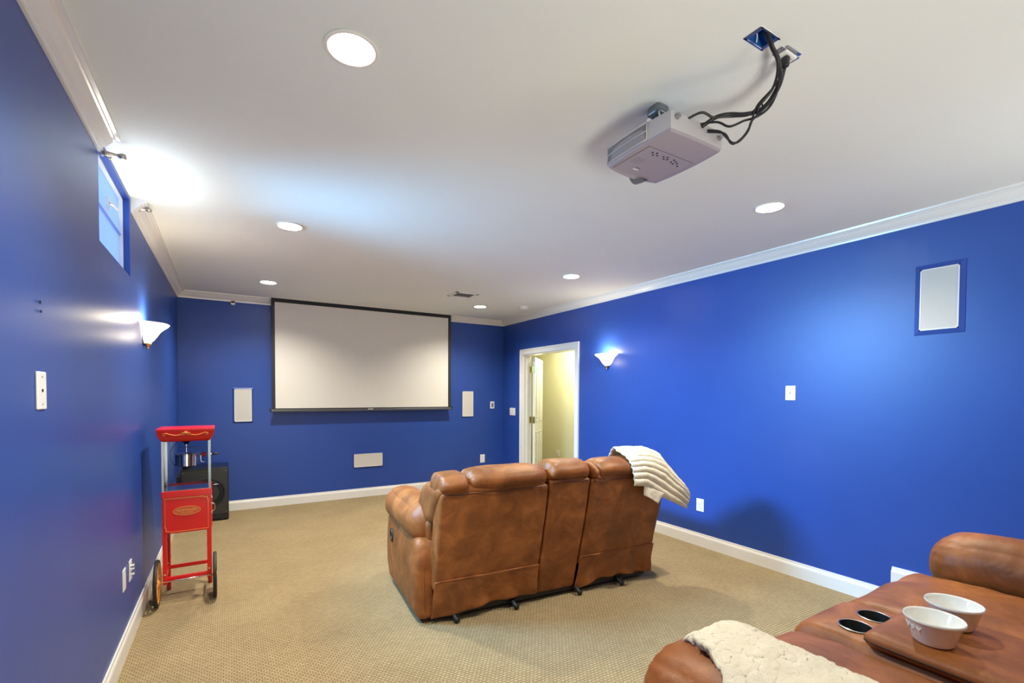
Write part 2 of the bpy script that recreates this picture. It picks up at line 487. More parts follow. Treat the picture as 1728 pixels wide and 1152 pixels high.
# crown moulding
def crown_prof(s, x):
    p = [(0, 0), (0.010, 0.0), (0.012, 0.010), (0.016, 0.014), (0.016, 0.020), (0.030, 0.030), (0.045, 0.045),
         (0.056, 0.058), (0.064, 0.060), (0.066, 0.066), (0.080, 0.068), (0.082, 0.080), (0, 0.080)]
    return [(x+s*a, ZCR+b) for a, b in p]
bm = bmesh.new(); extrude_prof(bm, crown_prof(1, XL), YF, 2.85, 'y'); struct('trim_crown_left_near', bm, M['trim'])
bm = bmesh.new(); extrude_prof(bm, crown_prof(1, XL), 3.69, YB, 'y'); struct('trim_crown_left_far', bm, M['trim'])
bm = bmesh.new(); extrude_prof(bm, crown_prof(-1, XR), YF, YB, 'y'); struct('trim_crown_right', bm, M['trim'])
bm = bmesh.new(); extrude_prof(bm, crown_prof(-1, YB), XL, XR, 'x'); struct('trim_crown_back', bm, M['trim'])
bm = bmesh.new(); extrude_prof(bm, crown_prof(1, YF), XL, XR, 'x'); struct('trim_crown_front', bm, M['trim'])

# door_1: casing, jamb, leaf, hinges
bm = bmesh.new()
cz = DOOR_Z+0.075
def casing(y0, y1, z0, z1, th, wd):
    # mitred U-shaped frame around the opening: outer y0..y1, top z1, width wd
    o = [(y0, z0), (y0, z1), (y1, z1), (y1, z0)]; i_ = [(y0+wd, z0), (y0+wd, z1-wd), (y1-wd, z1-wd), (y1-wd, z0)]
    for k in range(3):
        q = [o[k], o[k+1], i_[k+1], i_[k]]
        A = [bm.verts.new((XR, p[0], p[1])) for p in q]; B = [bm.verts.new((XR-th, p[0], p[1])) for p in q]
        bm.faces.new(A); bm.faces.new(B)
        for e in range(4): bm.faces.new((A[e], A[(e+1) % 4], B[(e+1) % 4], B[e]))
casing(4.722, 6.117, 0, cz-0.008, 0.0155, 0.070)
casing(4.714, 6.125, 0, cz, 0.021, 0.020)
door = struct('door_1', bm, M['trim'])
bm = bmesh.new()
for (ya, yb) in ((DOOR_Y0-0.006, DOOR_Y0+0.013), (DOOR_Y1-0.013, DOOR_Y1+0.006)):
    box(bm, XR-0.004, XR+0.132, ya, yb, 0, DOOR_Z)
box(bm, XR-0.004, XR+0.132, DOOR_Y0, DOOR_Y1, DOOR_Z-0.018, DOOR_Z)
for (ya, yb) in ((DOOR_Y0+0.013, DOOR_Y0+0.024), (DOOR_Y1-0.024, DOOR_Y1-0.013)):
    box(bm, XR+0.045, XR+0.08, ya, yb, 0, DOOR_Z-0.018)
link('door_jamb', bm, M['door'], door)
# leaf swung into the hallway
hx, hy = XR+0.135, 5.955
ang = R(47)
leaf_m = Matrix.Translation((hx, hy, 0)) @ Matrix.Rotation(ang, 4, 'Z')
LW, LT, LH = 0.80, 0.035, 2.005
bm = boxbm(0, LW, -LT/2, LT/2, 0.012, LH)
for f in (-1, 1):
    for (pa, pb, qa, qb) in ((0.10, 0.37, 0.20, 0.86), (0.43, 0.70, 0.20, 0.86), (0.10, 0.37, 1.02, 1.86), (0.43, 0.70, 1.02, 1.86)):
        ys = f*LT/2
        for (a, b, c, e2) in ((pa, pb, qa, qa+0.018), (pa, pb, qb-0.018, qb), (pa, pa+0.018, qa, qb), (pb-0.018, pb, qa, qb)):
            box(bm, a, b, min(ys, ys+f*0.007), max(ys, ys+f*0.007), c, e2, bev=0.002, seg=1)
        box(bm, pa+0.045, pb-0.045, min(ys, ys+f*0.006), max(ys, ys+f*0.006), qa+0.045, qb-0.045, bev=0.004, seg=1)
bm.transform(leaf_m)
leaf = link('door_leaf', bm, M['door'], door)
for i, hz in enumerate((0.25, 1.05, 1.82)):
    bm = bmesh.new()
    box(bm, XR+0.10, XR+0.132, DOOR_Y1-0.0165, DOOR_Y1-0.013, hz-0.05, hz+0.05)
    cyl(bm, (hx-0.002, hy+0.045, hz), 0.008, 0.10, seg=12)
    b2 = boxbm(-0.002, 0.0, -LT/2, LT/2, hz-0.05, hz+0.05); b2.transform(leaf_m)
    me = bpy.data.meshes.new('t'); b2.to_mesh(me); b2.free(); bm.from_mesh(me); bpy.data.meshes.remove(me)
    h = link('hinge', bm, M['brass'], door)
    h['label'] = 'small brass door hinge'

# window_1: shallow basement hopper window set in the left wall
bm = bmesh.new()
fx0, fx1 = XL-0.065, XL-0.030
t = 0.010
box(bm, fx0, fx1, WIN_Y0, WIN_Y1, WIN_Z0, WIN_Z0+t); box(bm, fx0, fx1, WIN_Y0, WIN_Y1, WIN_Z1-t, WIN_Z1)
box(bm, fx0, fx1, WIN_Y0, WIN_Y0+t, WIN_Z0, WIN_Z1); box(bm, fx0, fx1, WIN_Y1-t, WIN_Y1, WIN_Z0, WIN_Z1)
win = struct('window_1', bm, M['trim'])
bm = boxbm(fx0+0.012, fx0+0.015, WIN_Y0+t, WIN_Y1-t, WIN_Z0+t, WIN_Z1-t)
link('window_pane', bm, M['frost'], win)
bm = boxbm(fx0+0.01, fx0+0.026, WIN_Y0+t, WIN_Y1-t, 2.378, 2.386)
link('glazing_bar', bm, M['winpaint'], win)
bm = bmesh.new()
box(bm, XL-0.034, XL-0.022, 3.20, 3.225, 2.395, 2.46, bev=0.003)
tube(bm, [(XL-0.022, 3.212, 2.43), (XL-0.010, 3.23, 2.432), (XL-0.006, 3.32, 2.432)], 0.007, 8)
link('window_latch', bm, M['plate'], win, smooth=True, auto=40)

# ------------------------------------------------------------------ curtain rod brackets at the window head
def rod_bracket(y, z, label, yaw=0.0):
    t = thing('curtain_rod_bracket', label, 'bracket', (XL, y, z), yaw, 'curtain rod brackets above the window')
    bm = bmesh.new(); cyl(bm, (0.004, 0, 0), 0.017, 0.008, 'x', 20)
    link('wall_plate', bm, M['nickel'], t, True, 40)
    pr = [(0.0, 0.0), (0.008, 0.0), (0.010, 0.012), (0.014, 0.018), (0.011, 0.026), (0.008, 0.05), (0.007, 0.062),
          (0.010, 0.066), (0.014, 0.076), (0.015, 0.085), (0.011, 0.094), (0.0, 0.098)]
    bm = lathe(bmesh.new(), pr, 16, Matrix.Rotation(PI/2, 4, 'Y'))
    link('finial', bm, M['nickel'], t, True, 40)
    bm = bmesh.new(); tube(bm, [(0.02, 0, -0.008), (0.022, 0, -0.02), (0.034, 0, -0.022), (0.038, 0, -0.012)], 0.003, 6)
    link('hook', bm, M['nickel'], t, True)
    return t
rod_bracket(2.90, 2.562, 'brushed nickel curtain rod bracket at the near end of the window')
rod_bracket(3.76, 2.595, 'brushed nickel curtain rod bracket at the far end of the window')

# ------------------------------------------------------------------ recessed ceiling lights
def can_light(x, y, label, power=None):
    t = thing('recessed_light', label, 'ceiling light', (x, y, ZC), 0, 'recessed round ceiling lights')
    pr = [(0.086, 0.0), (0.090, -0.002), (0.091, -0.005), (0.086, -0.008), (0.078, -0.007), (0.0745, -0.003), (0.0745, 0.0), (0.072, 0.035), (0.060, 0.095), (0.060, 0.10)]
    link('trim_ring', lathe(bmesh.new(), pr, 40), M['can'], t, True, 50)
    pr = [(0.0001, 0.055), (0.02, 0.056), (0.036, 0.063), (0.046, 0.075), (0.049, 0.09), (0.045, 0.10), (0.0001, 0.101)]
    link('bulb', lathe(bmesh.new(), pr, 28), M['bulb'], t, True)
    l = lamp('recessed_lamp', 'AREA', (0, 0, 0.045), power or LAMP_W, LAMP_COL, 0.11, spread=R(150))
    l.parent = t
    return t
can_light(*LAMP_XY[0], 'large recessed ceiling light nearest the camera, upper left of the picture')
can_light(*LAMP_XY[1], 'recessed ceiling light in the middle of the left row, beyond the window')
can_light(*LAMP_XY[2], 'recessed ceiling light just left of the projection screen top')
can_light(*LAMP_XY[3], 'recessed ceiling light on the right below the projector cables')
can_light(*LAMP_XY[4], 'recessed ceiling light in the middle of the right row')
can_light(*LAMP_XY[5], 'recessed ceiling light between the air vent and the smoke detector')
can_light(*LAMP_XY[6], 'recessed ceiling light behind the camera, nearer the left wall', 6)
can_light(*LAMP_XY[7], 'recessed ceiling light behind the camera, nearer the right wall', 6)

# ------------------------------------------------------------------ air vent and smoke detector
t = thing('air_vent', 'grey louvred air vent in the ceiling near the screen', 'vent', ((VENT[0]+VENT[1])/2, (VENT[2]+VENT[3])/2, ZC))
hw, hd = (VENT[1]-VENT[0])/2, (VENT[3]-VENT[2])/2
bm = bmesh.new()
box(bm, -hw, hw, -hd, -hd+0.035, -0.006, 0.002, bev=0.002); box(bm, -hw, hw, hd-0.035, hd, -0.006, 0.002, bev=0.002)
box(bm, -hw, -hw+0.035, -hd, hd, -0.006, 0.002, bev=0.002); box(bm, hw-0.035, hw, -hd, hd, -0.006, 0.002, bev=0.002)
link('frame', bm, M['ceil'], t)
link('duct', boxbm(-hw+0.03, hw-0.03, -hd+0.03, hd-0.03, 0.06, 0.07), M['ventdark'], t)
for i in range(7):
    yy = -hd+0.05+i*(2*hd-0.10)/6
    bm = boxbm(-hw+0.035, hw-0.035, -0.013, 0.013, -0.001, 0.001)
    bm.transform(Matrix.Translation((0, yy, 0.006)) @ Matrix.Rotation(R(38), 4, 'X'))
    link('slat', bm, M['vent'], t)
t = thing('smoke_detector', 'round white smoke detector on the ceiling by the right wall', 'detector', (3.422, 5.376, ZC))
link('base', lathe(bmesh.new(), [(0.0, 0), (0.066, 0), (0.066, -0.012), (0.060, -0.014), (0, -0.014)], 32), M['plate'], t, True, 40)
link('cover', lathe(bmesh.new(), [(0.056, -0.013), (0.058, -0.016), (0.056, -0.032), (0.045, -0.040), (0, -0.042)], 32), M['can'], t, True, 40)

# ------------------------------------------------------------------ wall plates
def plate_bm(w, h, d=0.006): return boxbm(-w/2, w/2, -d, 0, -h/2, h/2, bev=0.003)
# plates are built facing -Y; rz turns them:  back wall 0, right wall -90 (faces -X), left wall +90 (faces +X)
def plate(name, label, cat, loc, rz, w=0.074, h=0.118, kind='blank', group=None):
    t = thing(name, label, cat, loc, rz, group)
    link('face_plate', plate_bm(w, h), M['plate'], t)
    if kind in ('hole', 'jack'):
        bm = bmesh.new(); cyl(bm, (0, -0.0065, 0), 0.005, 0.003, 'y', 14); link('jack', bm, M['black'], t)
    if kind in ('hole', 'blank', 'jack'):
        for s in (-1, 1):
            bm = bmesh.new(); cyl(bm, (0, -0.0065, s*h*0.36), 0.0032, 0.002, 'y', 12); link('screw', bm, M['vent'], t)
    if kind == 'outlet':
        for s in (-1, 1):
            bm = bmesh.new(); box(bm, -0.016, 0.016, -0.0085, -0.005, s*0.0195-0.0145, s*0.0195+0.0145, bev=0.003)
            soc = link('socket', bm, M['plate'], t)
            bm = bmesh.new()
            box(bm, -0.0085, -0.0060, -0.0092, -0.0080, s*0.0195-0.002, s*0.0195+0.007)
            box(bm, 0.0060, 0.0085, -0.0092, -0.0080, s*0.0195-0.001, s*0.0195+0.007)
            cyl(bm, (0, -0.0086, s*0.0195-0.0075), 0.0026, 0.0012, 'y', 10)
            link('slots', bm, M['black'], soc)
        bm = bmesh.new(); cyl(bm, (0, -0.0065, 0), 0.003, 0.002, 'y', 12); link('screw', bm, M['vent'], t)
    return t
RW, LWZ, BW = R(-90), R(90), 0.0
plate('cable_plate', 'white plate with one round jack halfway up the right wall', 'wall plate', (XR, 2.066, 1.46), RW, 0.078, 0.116, 'hole')
plate('wall_outlet', 'white double outlet low on the right wall beside the ribbed throw', 'outlet', (XR, 2.888, 0.392), RW, 0.082, 0.12, 'outlet')
t = plate('light_switch', 'white triple light switch on the right wall beside the door', 'switch', (XR, 6.358, 1.166), RW, 0.165, 0.118, 'none')
for i in (-1, 0, 1):
    bm = boxbm(i*0.046-0.016, i*0.046+0.016, -0.0105, -0.005, -0.033, 0.033, bev=0.002)
    link('rocker', bm, M['trim'], t)
t = plate('thermostat', 'small white thermostat with dark display on the back wall near the corner', 'thermostat', (3.645, YB, 1.266), BW, 0.076, 0.115, 'none')
link('display', boxbm(-0.016, 0.016, -0.0125, -0.005, -0.032, 0.032, bev=0.002), M['grey'], t)
plate('blank_plate', 'blank white plate low on the back wall right of the screen', 'wall plate', (3.47, YB, 0.411), BW, 0.084, 0.132, 'blank')
plate('volume_plate', 'white plate with small knob at eye height on the near left wall', 'wall plate', (XL, 2.012, 1.445), LWZ, 0.082, 0.118, 'hole')
plate('blank_plate', 'blank white plate low on the left wall, nearer of two', 'wall plate', (XL, 3.285, 0.412), LWZ, 0.074, 0.118, 'blank')
t = plate('speaker_jack_plate', 'white speaker jack plate low on the left wall beside the cart', 'wall plate', (XL, 3.475, 0.404), LWZ, 0.074, 0.118, 'none')
for (px, pz) in ((-0.012, 0.03), (0.012, 0.03), (-0.012, 0.01), (0.012, 0.01), (-0.012, -0.02), (0.012, -0.02)):
    bm = bmesh.new(); cyl(bm, (px, -0.014, pz), 0.006, 0.018, 'y', 12)
    link('binding_post', bm, M['plate'] if px < 0 else M['grey'], t, True, 40)
plate('wall_outlet', 'white outlet on the yellow hallway wall seen through the door', 'outlet', (5.0, 6.70, 0.395), RW, 0.085, 0.12, 'outlet')
t = thing('wall_anchor', 'dark old screw anchor holes high on the near left wall', 'anchor', (XL, 2.03, 1.70), LWZ)
bm = bmesh.new(); cyl(bm, (0, -0.001, 0.022), 0.005, 0.003, 'y', 10); link('hole', bm, M['black'], t)
bm = bmesh.new(); cyl(bm, (0.006, -0.001, -0.006), 0.0045, 0.003, 'y', 10); link('hole', bm, M['black'], t)
t = thing('camera_bracket', 'small round white bracket on the crown moulding left of the screen', 'bracket', (0.053, YB-0.012, 2.53), 0)
bm = bmesh.new(); cyl(bm, (0, -0.009, -0.002), 0.025, 0.014, 'y', 24); box(bm, -0.025, 0.025, -0.016, -0.002, 0, 0.022, bev=0.002)
link('cap', bm, M['plate'], t, True, 40)
bm = bmesh.new(); cyl(bm, (0, -0.017, -0.006), 0.003, 0.003, 'y', 10); link('screw', bm, M['vent'], t)

# ------------------------------------------------------------------ in-wall speakers
def wall_speaker(label, loc, rz, w, h, bw=0.035):
    t = thing('wall_speaker', label, 'speaker', loc, rz, 'white grilles of the in-wall speakers')
    def mitre(bm, pts_out, pts_in, y0, y1):
        A = [bm.verts.new((p[0], y0, p[1])) for p in pts_out]; B = [bm.verts.new((p[0], y1, p[1])) for p in pts_in]
        Cc = [bm.verts.new((p[0], 0.0, p[1])) for p in pts_out]; D = [bm.verts.new((p[0], 0.0, p[1])) for p in pts_in]
        for i in range(4):
            j = (i+1) % 4
            bm.faces.new((A[i], A[j], B[j], B[i])); bm.faces.new((A[i], A[j], Cc[j], Cc[i])); bm.faces.new((B[i], B[j], D[j], D[i]))
    rc = lambda a, b: [(-a/2, -b/2), (a/2, -b/2), (a/2, b/2), (-a/2, b/2)]
    bm = bmesh.new(); mitre(bm, rc(w+bw, h+bw), rc(w+0.004, h+0.004), -0.004, -0.013)
    f = link('frame', bm, M['blue'], t); f['label'] = 'blue painted bevelled frame'
    bm = boxbm(-w/2, w/2, -0.010, 0, -h/2, h/2, bev=0.002, seg=1)
    link('grille', bm, M['grille'], t)
    bm = bmesh.new(); e = 0.007
    box(bm, -w/2, w/2, -0.0125, -0.009, -h/2, -h/2+e); box(bm, -w/2, w/2, -0.0125, -0.009, h/2-e, h/2)
    box(bm, -w/2, -w/2+e, -0.0125, -0.009, -h/2, h/2); box(bm, w/2-e, w/2, -0.0125, -0.009, -h/2, h/2)
    link('grille_rim', bm, M['trim'], t)
    return t
wall_speaker('upright white in-wall speaker left of the screen, above the cart', (0.15, YB, 1.289), BW, 0.186, 0.398)
wall_speaker('upright white in-wall speaker right of the projection screen', (3.206, YB, 1.287), BW, 0.186, 0.392, 0.012)
wall_speaker('wide white in-wall speaker low on the back wall under the screen', (1.668, YB, 0.511), BW, 0.394, 0.182, 0.014)
wall_speaker('large white in-wall speaker in blue frame high on the right wall', (XR, 1.159, 2.057), RW, 0.192, 0.390, 0.055)

# ------------------------------------------------------------------ projection screen
SX0, SX1, SZ0, SY = 0.460, 2.882, 1.204, 6.57
t = thing('projection_screen', 'large pull-down projection screen with black border on the back wall', 'screen', ((SX0+SX1)/2, SY, SZ0))
hw = (SX1-SX0)/2; top = ZC+0.05-SZ0
link('black_border', boxbm(-hw, hw, 0, 0.002, 0.03, top), M['screenblack'], t)
link('viewing_surface', boxbm(-hw+0.040, hw-0.048, -0.0012, 0.0, 0.045, 1.374), M['screen'], t)
bm = bmesh.new(); box(bm, -hw-0.012, hw+0.012, -0.014, 0.016, 0.0, 0.032, bev=0.006); link('bottom_bar', bm, M['darkmetal'], t)
bm = bmesh.new(); box(bm, -0.030, 0.036, -0.016, -0.013, 0.018, 0.031, bev=0.001)
b = link('maker_badge', bm, M['plate'], t); b['label'] = 'small white badge'
bm = bmesh.new()
for i in range(6): box(bm, -0.025+i*0.0095, -0.019+i*0.0095, -0.0168, -0.0155, 0.021, 0.028)
link('badge_print', bm, M['vent'], b)
for s in (-1, 1):
    bm = boxbm(s*(hw+0.012)-0.006, s*(hw+0.012)+0.006, -0.016, 0.018, -0.002, 0.045, bev=0.003); link('end_cap', bm, M['black'], t)
bm = bmesh.new()   # slot trim in the ceiling
sx0, sx1 = SLOT[0]-(SX0+SX1)/2, SLOT[1]-(SX0+SX1)/2
zt = ZC-SZ0
box(bm, sx0-0.02, sx1+0.02, -0.060, -0.034, zt-0.005, zt+0.003, bev=0.002); box(bm, sx0-0.02, sx1+0.02, 0.026, 0.034, zt-0.004, zt+0.003)
link('ceiling_slot_trim', bm, M['trim'], t)

# ------------------------------------------------------------------ wall sconces (built facing -Y, wall at y = 0)
def sconce(label, loc, rz):
    t = thing('wall_sconce', label, 'wall lamp', loc, rz, 'pair of glass bowl wall sconces')
    pr = [(0.020, -0.135), (0.040, -0.130), (0.062, -0.110), (0.085, -0.080), (0.105, -0.052), (0.130, -0.030),
          (0.158, -0.012), (0.168, 0.0), (0.164, 0.004), (0.152, -0.006), (0.124, -0.022), (0.098, -0.045),
          (0.078, -0.075), (0.056, -0.104), (0.036, -0.122), (0.018, -0.127)]
    bm = lathe(bmesh.new(), pr, 28, Matrix.Translation((0, 0, 0)) @ Matrix.Scale(0.86, 4, Vector((0, 1, 0))), PI, 2*PI)
    for v in bm.verts: v.co.y -= 0.006
    link('glass_shade', bm, M['shade'], t, True, 60)
    bm = bmesh.new(); box(bm, -0.045, 0.045, -0.012, 0, -0.13, -0.02, bev=0.005); link('back_plate', bm, M['brass'], t)
    bm = lathe(bmesh.new(), [(0.0, -0.176), (0.008, -0.172), (0.010, -0.164), (0.006, -0.158), (0.014, -0.152), (0.024, -0.142), (0.028, -0.132), (0, -0.130)],
               20, Matrix.Translation((0, -0.022, 0)))
    link('finial', bm, M['brass'], t, True)
    bm = bmesh.new(); tube(bm, spline([(0, -0.004, -0.10), (0, -0.03, -0.13), (0, -0.022, -0.15)], 6), 0.005, 8)
    link('arm', bm, M['brass'], t, True)
    bm = lathe(bmesh.new(), [(0.0, -0.06), (0.018, -0.055), (0.022, -0.035), (0.016, -0.02), (0, -0.014)], 16, Matrix.Translation((0, -0.06, -0.02)))
    link('bulb', bm, M['bulb'], t, True)
    l = lamp('sconce_lamp', 'POINT', (0, -0.10, 0.02), SCONCE_W, (1.0, 0.86, 0.62), soft=0.03)
    l.parent = t
    l2 = lamp('sconce_glow', 'POINT', (0.0, -0.165, -0.09), SCONCE_W*0.16, (1.0, 0.84, 0.58), soft=0.03)
    l2.parent = t
    return t
sconce('lit frosted glass wall sconce on the left wall above the cart', (XL, 4.12, 1.915), LWZ)
sconce('lit frosted glass wall sconce on the right wall beside the door', (XR, 4.18, 1.915), RW)

# ------------------------------------------------------------------ projector
t = thing('projector', 'silver grey projector hanging upside down from the ceiling mount', 'projector', (1.53, 1.353, 2.40))
def pj_prof(z, inset):
    hx, hy = 0.146-inset, 0.166-inset
    pts = []
    c = [(-hx, -hy), (hx, -hy), (hx, hy), (-hx, hy)]
    bulge = [0.004, 0.012, 0.022, 0.010]
    for i in range(4):
        a = Vector(c[i]); b = Vector(c[(i+1) % 4]); n = Vector(((b-a).y, -(b-a).x)).normalized()
        for k in range(10):
            s = k/10; q = a.lerp(b, s)+n*bulge[i]*4*s*(1-s); pts.append((q.x, q.y, z))
    return pts
def loft(bm, loops):
    rings = [[bm.verts.new(p) for p in L] for L in loops]
    for A, B in zip(rings, rings[1:]):
        n = len(A)
        for i in range(n): bm.faces.new((A[i], A[(i+1) % n], B[(i+1) % n], B[i]))
    bm.faces.new(rings[0]); bm.faces.new(rings[-1])
    return bm
bm = loft(bmesh.new(), [pj_prof(0.012, 0.0), pj_prof(0.018, -0.002), pj_prof(0.060, -0.001), pj_prof(0.080, 0.004), pj_prof(0.086, 0.014)])
body = link('body', bm, M['projector'], t, True, 25)
bm = loft(bmesh.new(), [pj_prof(0.0, 0.010), pj_prof(0.002, 0.004), pj_prof(0.012, 0.0)])
basep = link('base_cover', bm, M['projector_dark'], t, True, 25)
# access door in the base (raised plate + dark joint)
bm = bmesh.new(); box(bm, -0.128, 0.120, -0.050, 0.150, -0.0015, 0.001, bev=0.001, seg=1); link('base_hatch', bm, M['projector_dark'], t)
bm = bmesh.new(); box(bm, -0.132, 0.124, -0.0525, -0.0505, -0.0012, 0.001); box(bm, -0.1325, -0.1305, -0.052, 0.150, -0.0012, 0.001)
link('hatch_joint', bm, M['grey'], t)
for (hx0, hy0) in ((-0.085, -0.030), (-0.070, -0.018), (-0.066, -0.036), (-0.052, -0.024), (-0.022, -0.030), (-0.008, -0.018), (-0.004, -0.034), (0.008, -0.022),
                   (0.036, -0.034), (0.038, -0.016), (0.052, -0.028), (0.056, -0.010), (0.070, -0.020), (0.088, -0.006)):
    bm = bmesh.new(); cyl(bm, (hx0, hy0+0.004, -0.0018), 0.0045, 0.0012, 'z', 12); link('mounting_hole', bm, M['black'], t)
bm = bmesh.new()
for i in range(7):
    for j in range(5): cyl(bm, (-0.110+i*0.0075, 0.032+j*0.0095, -0.0017), 0.0016, 0.001, 'z', 6)
tag(link('speaker_holes', bm, M['grey'], t), kind='stuff')
bm = boxbm(-0.055, -0.025, 0.105, 0.113, -0.0022, -0.001); link('lettered_sticker', bm, M['plate'], t)
bm = bmesh.new()
for i in range(6): box(bm, -0.053+i*0.0045, -0.050+i*0.0045, 0.092, 0.097, -0.0022, -0.001)
link('print', bm, M['grey'], t)
# side grille: dark recess and individual slats on the -X side
bm = boxbm(-0.1495, -0.1475, -0.060, 0.160, 0.016, 0.076)
for v in bm.verts:
    s = (v.co.y+0.166)/0.332; v.co.x -= 0.010*4*s*(1-s)*0.85
link('grille_recess', bm, M['black'], t)
def gx(y):
    s = min(1, max(0, (y+0.166)/0.332)); return -0.1490-0.010*4*s*(1-s)
for i in range(12):
    z = 0.0195+i*0.00485
    bm = bmesh.new()
    tube(bm, [(gx(-0.06+0.222*k/8)-0.0015, -0.06+0.222*k/8, z) for k in range(9)], 0.0010, 4)
    link('slat', bm, M['projector'], t)
bm = bmesh.new()
for (z, r) in ((0.046, 0.0028), (0.0145, 0.0035), (0.0775, 0.0035)):
    tube(bm, [(gx(-0.06+0.224*k/8)-0.001, -0.06+0.224*k/8, z) for k in range(9)], r, 6)
tube(bm, [(gx(-0.062)-0.001, -0.062, 0.013), (gx(-0.062)-0.001, -0.062, 0.079)], 0.003, 6)
tube(bm, [(gx(0.162)-0.001, 0.163, 0.013), (gx(0.162)-0.001, 0.163, 0.079)], 0.003, 6)
link('grille_frame', bm, M['projector'], t, True)
# lens
bm = lathe(bmesh.new(), [(0.0, 0.035), (0.030, 0.035), (0.036, 0.030), (0.040, 0.0), (0.040, -0.03)], 28,
           Matrix.Translation((0.055, 0.178, 0.030)) @ Matrix.Rotation(-PI/2, 4, 'X'))
ln = link('lens_barrel', bm, M['grey'], t, True, 40)
bm = lathe(bmesh.new(), [(0.0, 0.037), (0.015, 0.0365), (0.026, 0.0355)], 24, Matrix.Translation((0.055, 0.178, 0.030)) @ Matrix.Rotation(-PI/2, 4, 'X'))
link('lens_glass', bm, M['blackgloss'], ln, True)
for (px) in (-0.118, 0.128):
    bm = bmesh.new(); cyl(bm, (px, -0.176, 0.058 if px < 0 else 0.05), 0.008, 0.014, 'y', 16); cyl(bm, (px, -0.170, 0.058 if px < 0 else 0.05), 0.011, 0.008, 'y', 16)
    link('thumb_screw', bm, M['steel'], t, True, 40)
bm = boxbm(-0.146, -0.132, -0.062, -0.048, 0.084, 0.098, bev=0.002); link('latch', bm, M['plate'], t)
# ceiling mount: canopy, ball joint, arms  (a thing of its own: the bracket screwed to the ceiling)
mt = thing('projector_mount', 'glossy grey ceiling mount holding the projector', 'mount', (1.522, 1.372, ZC))
bm = softbox(-0.033, 0.033, -0.036, 0.036, -0.044, 0.0, 0.016, (12, 12, 8)); link('canopy', bm, M['mountgrey'], mt, True)
bm = bmesh.new(); cyl(bm, (0, 0, -0.06), 0.017, 0.04, 'z', 24); bmesh.ops.create_uvsphere(bm, u_segments=20, v_segments=12, radius=0.021, matrix=Matrix.Translation((0, 0, -0.085)))
link('ball_joint', bm, M['mountgrey'], mt, True, 40)
bm = bmesh.new(); cyl(bm, (0, 0, -0.122), 0.012, 0.04, 'z', 16); box(bm, -0.07, 0.07, -0.05, 0.05, -0.142, -0.136, bev=0.002)
for (sx, sy) in ((-1, -1), (1, -1), (-1, 1), (1, 1)):
    tube(bm, [(sx*0.04, sy*0.03, -0.139), (sx*0.11, sy*0.10, -0.139)], 0.006, 6)
    cyl(bm, (sx*0.11, sy*0.10, -0.139), 0.009, 0.006, 'z', 10)
link('spider_bracket', bm, M['mountgrey'], mt, False)
for s in (-1, 1):
    bm = bmesh.new(); tube(bm, spline([(s*0.026, -0.028, -0.040), (s*0.030, -0.036, -0.07), (s*0.020, -0.030, -0.112)], 5), 0.004, 6)
    link('mount_ear', bm, M['chrome'], mt, True)

# cables
CABLES = [
 ([(1.512,0.930,2.70),(1.528,0.920,2.635),(1.553,0.915,2.594),(1.587,0.917,2.575),(1.625,0.930,2.560),(1.665,0.950,2.545),(1.686,0.98,2.527),(1.674,1.0,2.492),(1.661,1.03,2.476),(1.641,1.07,2.479),(1.611,1.11,2.49),(1.576,1.14,2.483),(1.552,1.185,2.462)], 0.0075, 'thick black cable rising from the blue box to the projector', 'cable'),
 ([(1.668,0.93,2.600),(1.673,0.94,2.577),(1.681,0.96,2.535),(1.675,0.99,2.493),(1.653,1.02,2.46),(1.626,1.03,2.429),(1.621,1.04,2.397),(1.603,1.06,2.367),(1.576,1.07,2.357),(1.57,1.09,2.384),(1.574,1.12,2.42),(1.583,1.178,2.455)], 0.0042, 'black cord making the lowest loop behind the projector', 'cable'),
 ([(1.520,0.925,2.69),(1.535,0.916,2.628),(1.562,0.913,2.586),(1.600,0.920,2.566),(1.650,0.945,2.545),(1.684,0.975,2.515),(1.680,1.0,2.478),(1.655,1.03,2.454),(1.626,1.06,2.446),(1.603,1.08,2.434),(1.59,1.1,2.435),(1.57,1.13,2.459),(1.550,1.186,2.473)], 0.0042, 'thin black cable sagging in a shallow loop behind the projector', 'cable'),
 ([(1.668,0.934,2.596),(1.672,0.948,2.565),(1.674,0.985,2.535),(1.652,1.02,2.495),(1.64,1.03,2.461),(1.635,1.04,2.422),(1.612,1.05,2.382),(1.59,1.07,2.359),(1.577,1.08,2.364),(1.570,1.1,2.403),(1.58,1.176,2.447)], 0.0038, 'thin black cable dropping inside the lowest loop', 'cable'),
 ([(1.505,0.922,2.69),(1.522,0.912,2.630),(1.548,0.908,2.588),(1.590,0.918,2.568),(1.635,0.945,2.545),(1.660,0.98,2.520),(1.652,1.02,2.487),(1.640,1.05,2.468),(1.62,1.09,2.476),(1.59,1.12,2.480),(1.56,1.14,2.478),(1.52,1.16,2.494),(1.475,1.192,2.470)], 0.0045, 'black cable running along the projector rear edge to its top', 'cable'),
]
for pts, r, lab, c in CABLES:
    o = link('signal_cable', tube(bmesh.new(), spline(pts, 8), r, 8), M['cable'], None, True)
    tag(o, lab, c, 'black projector cables')
bm = bmesh.new()
tube(bm, [(1.657+0.016*math.cos(a), 1.018+0.010*math.cos(a+1), 2.474+0.016*math.sin(a)) for a in [2*PI*k/16 for k in range(16)]], 0.003, 6, closed=True)
tag(link('cable_tie', bm, M['cable'], None, True), 'black tie bundling the projector cables', 'cable tie')
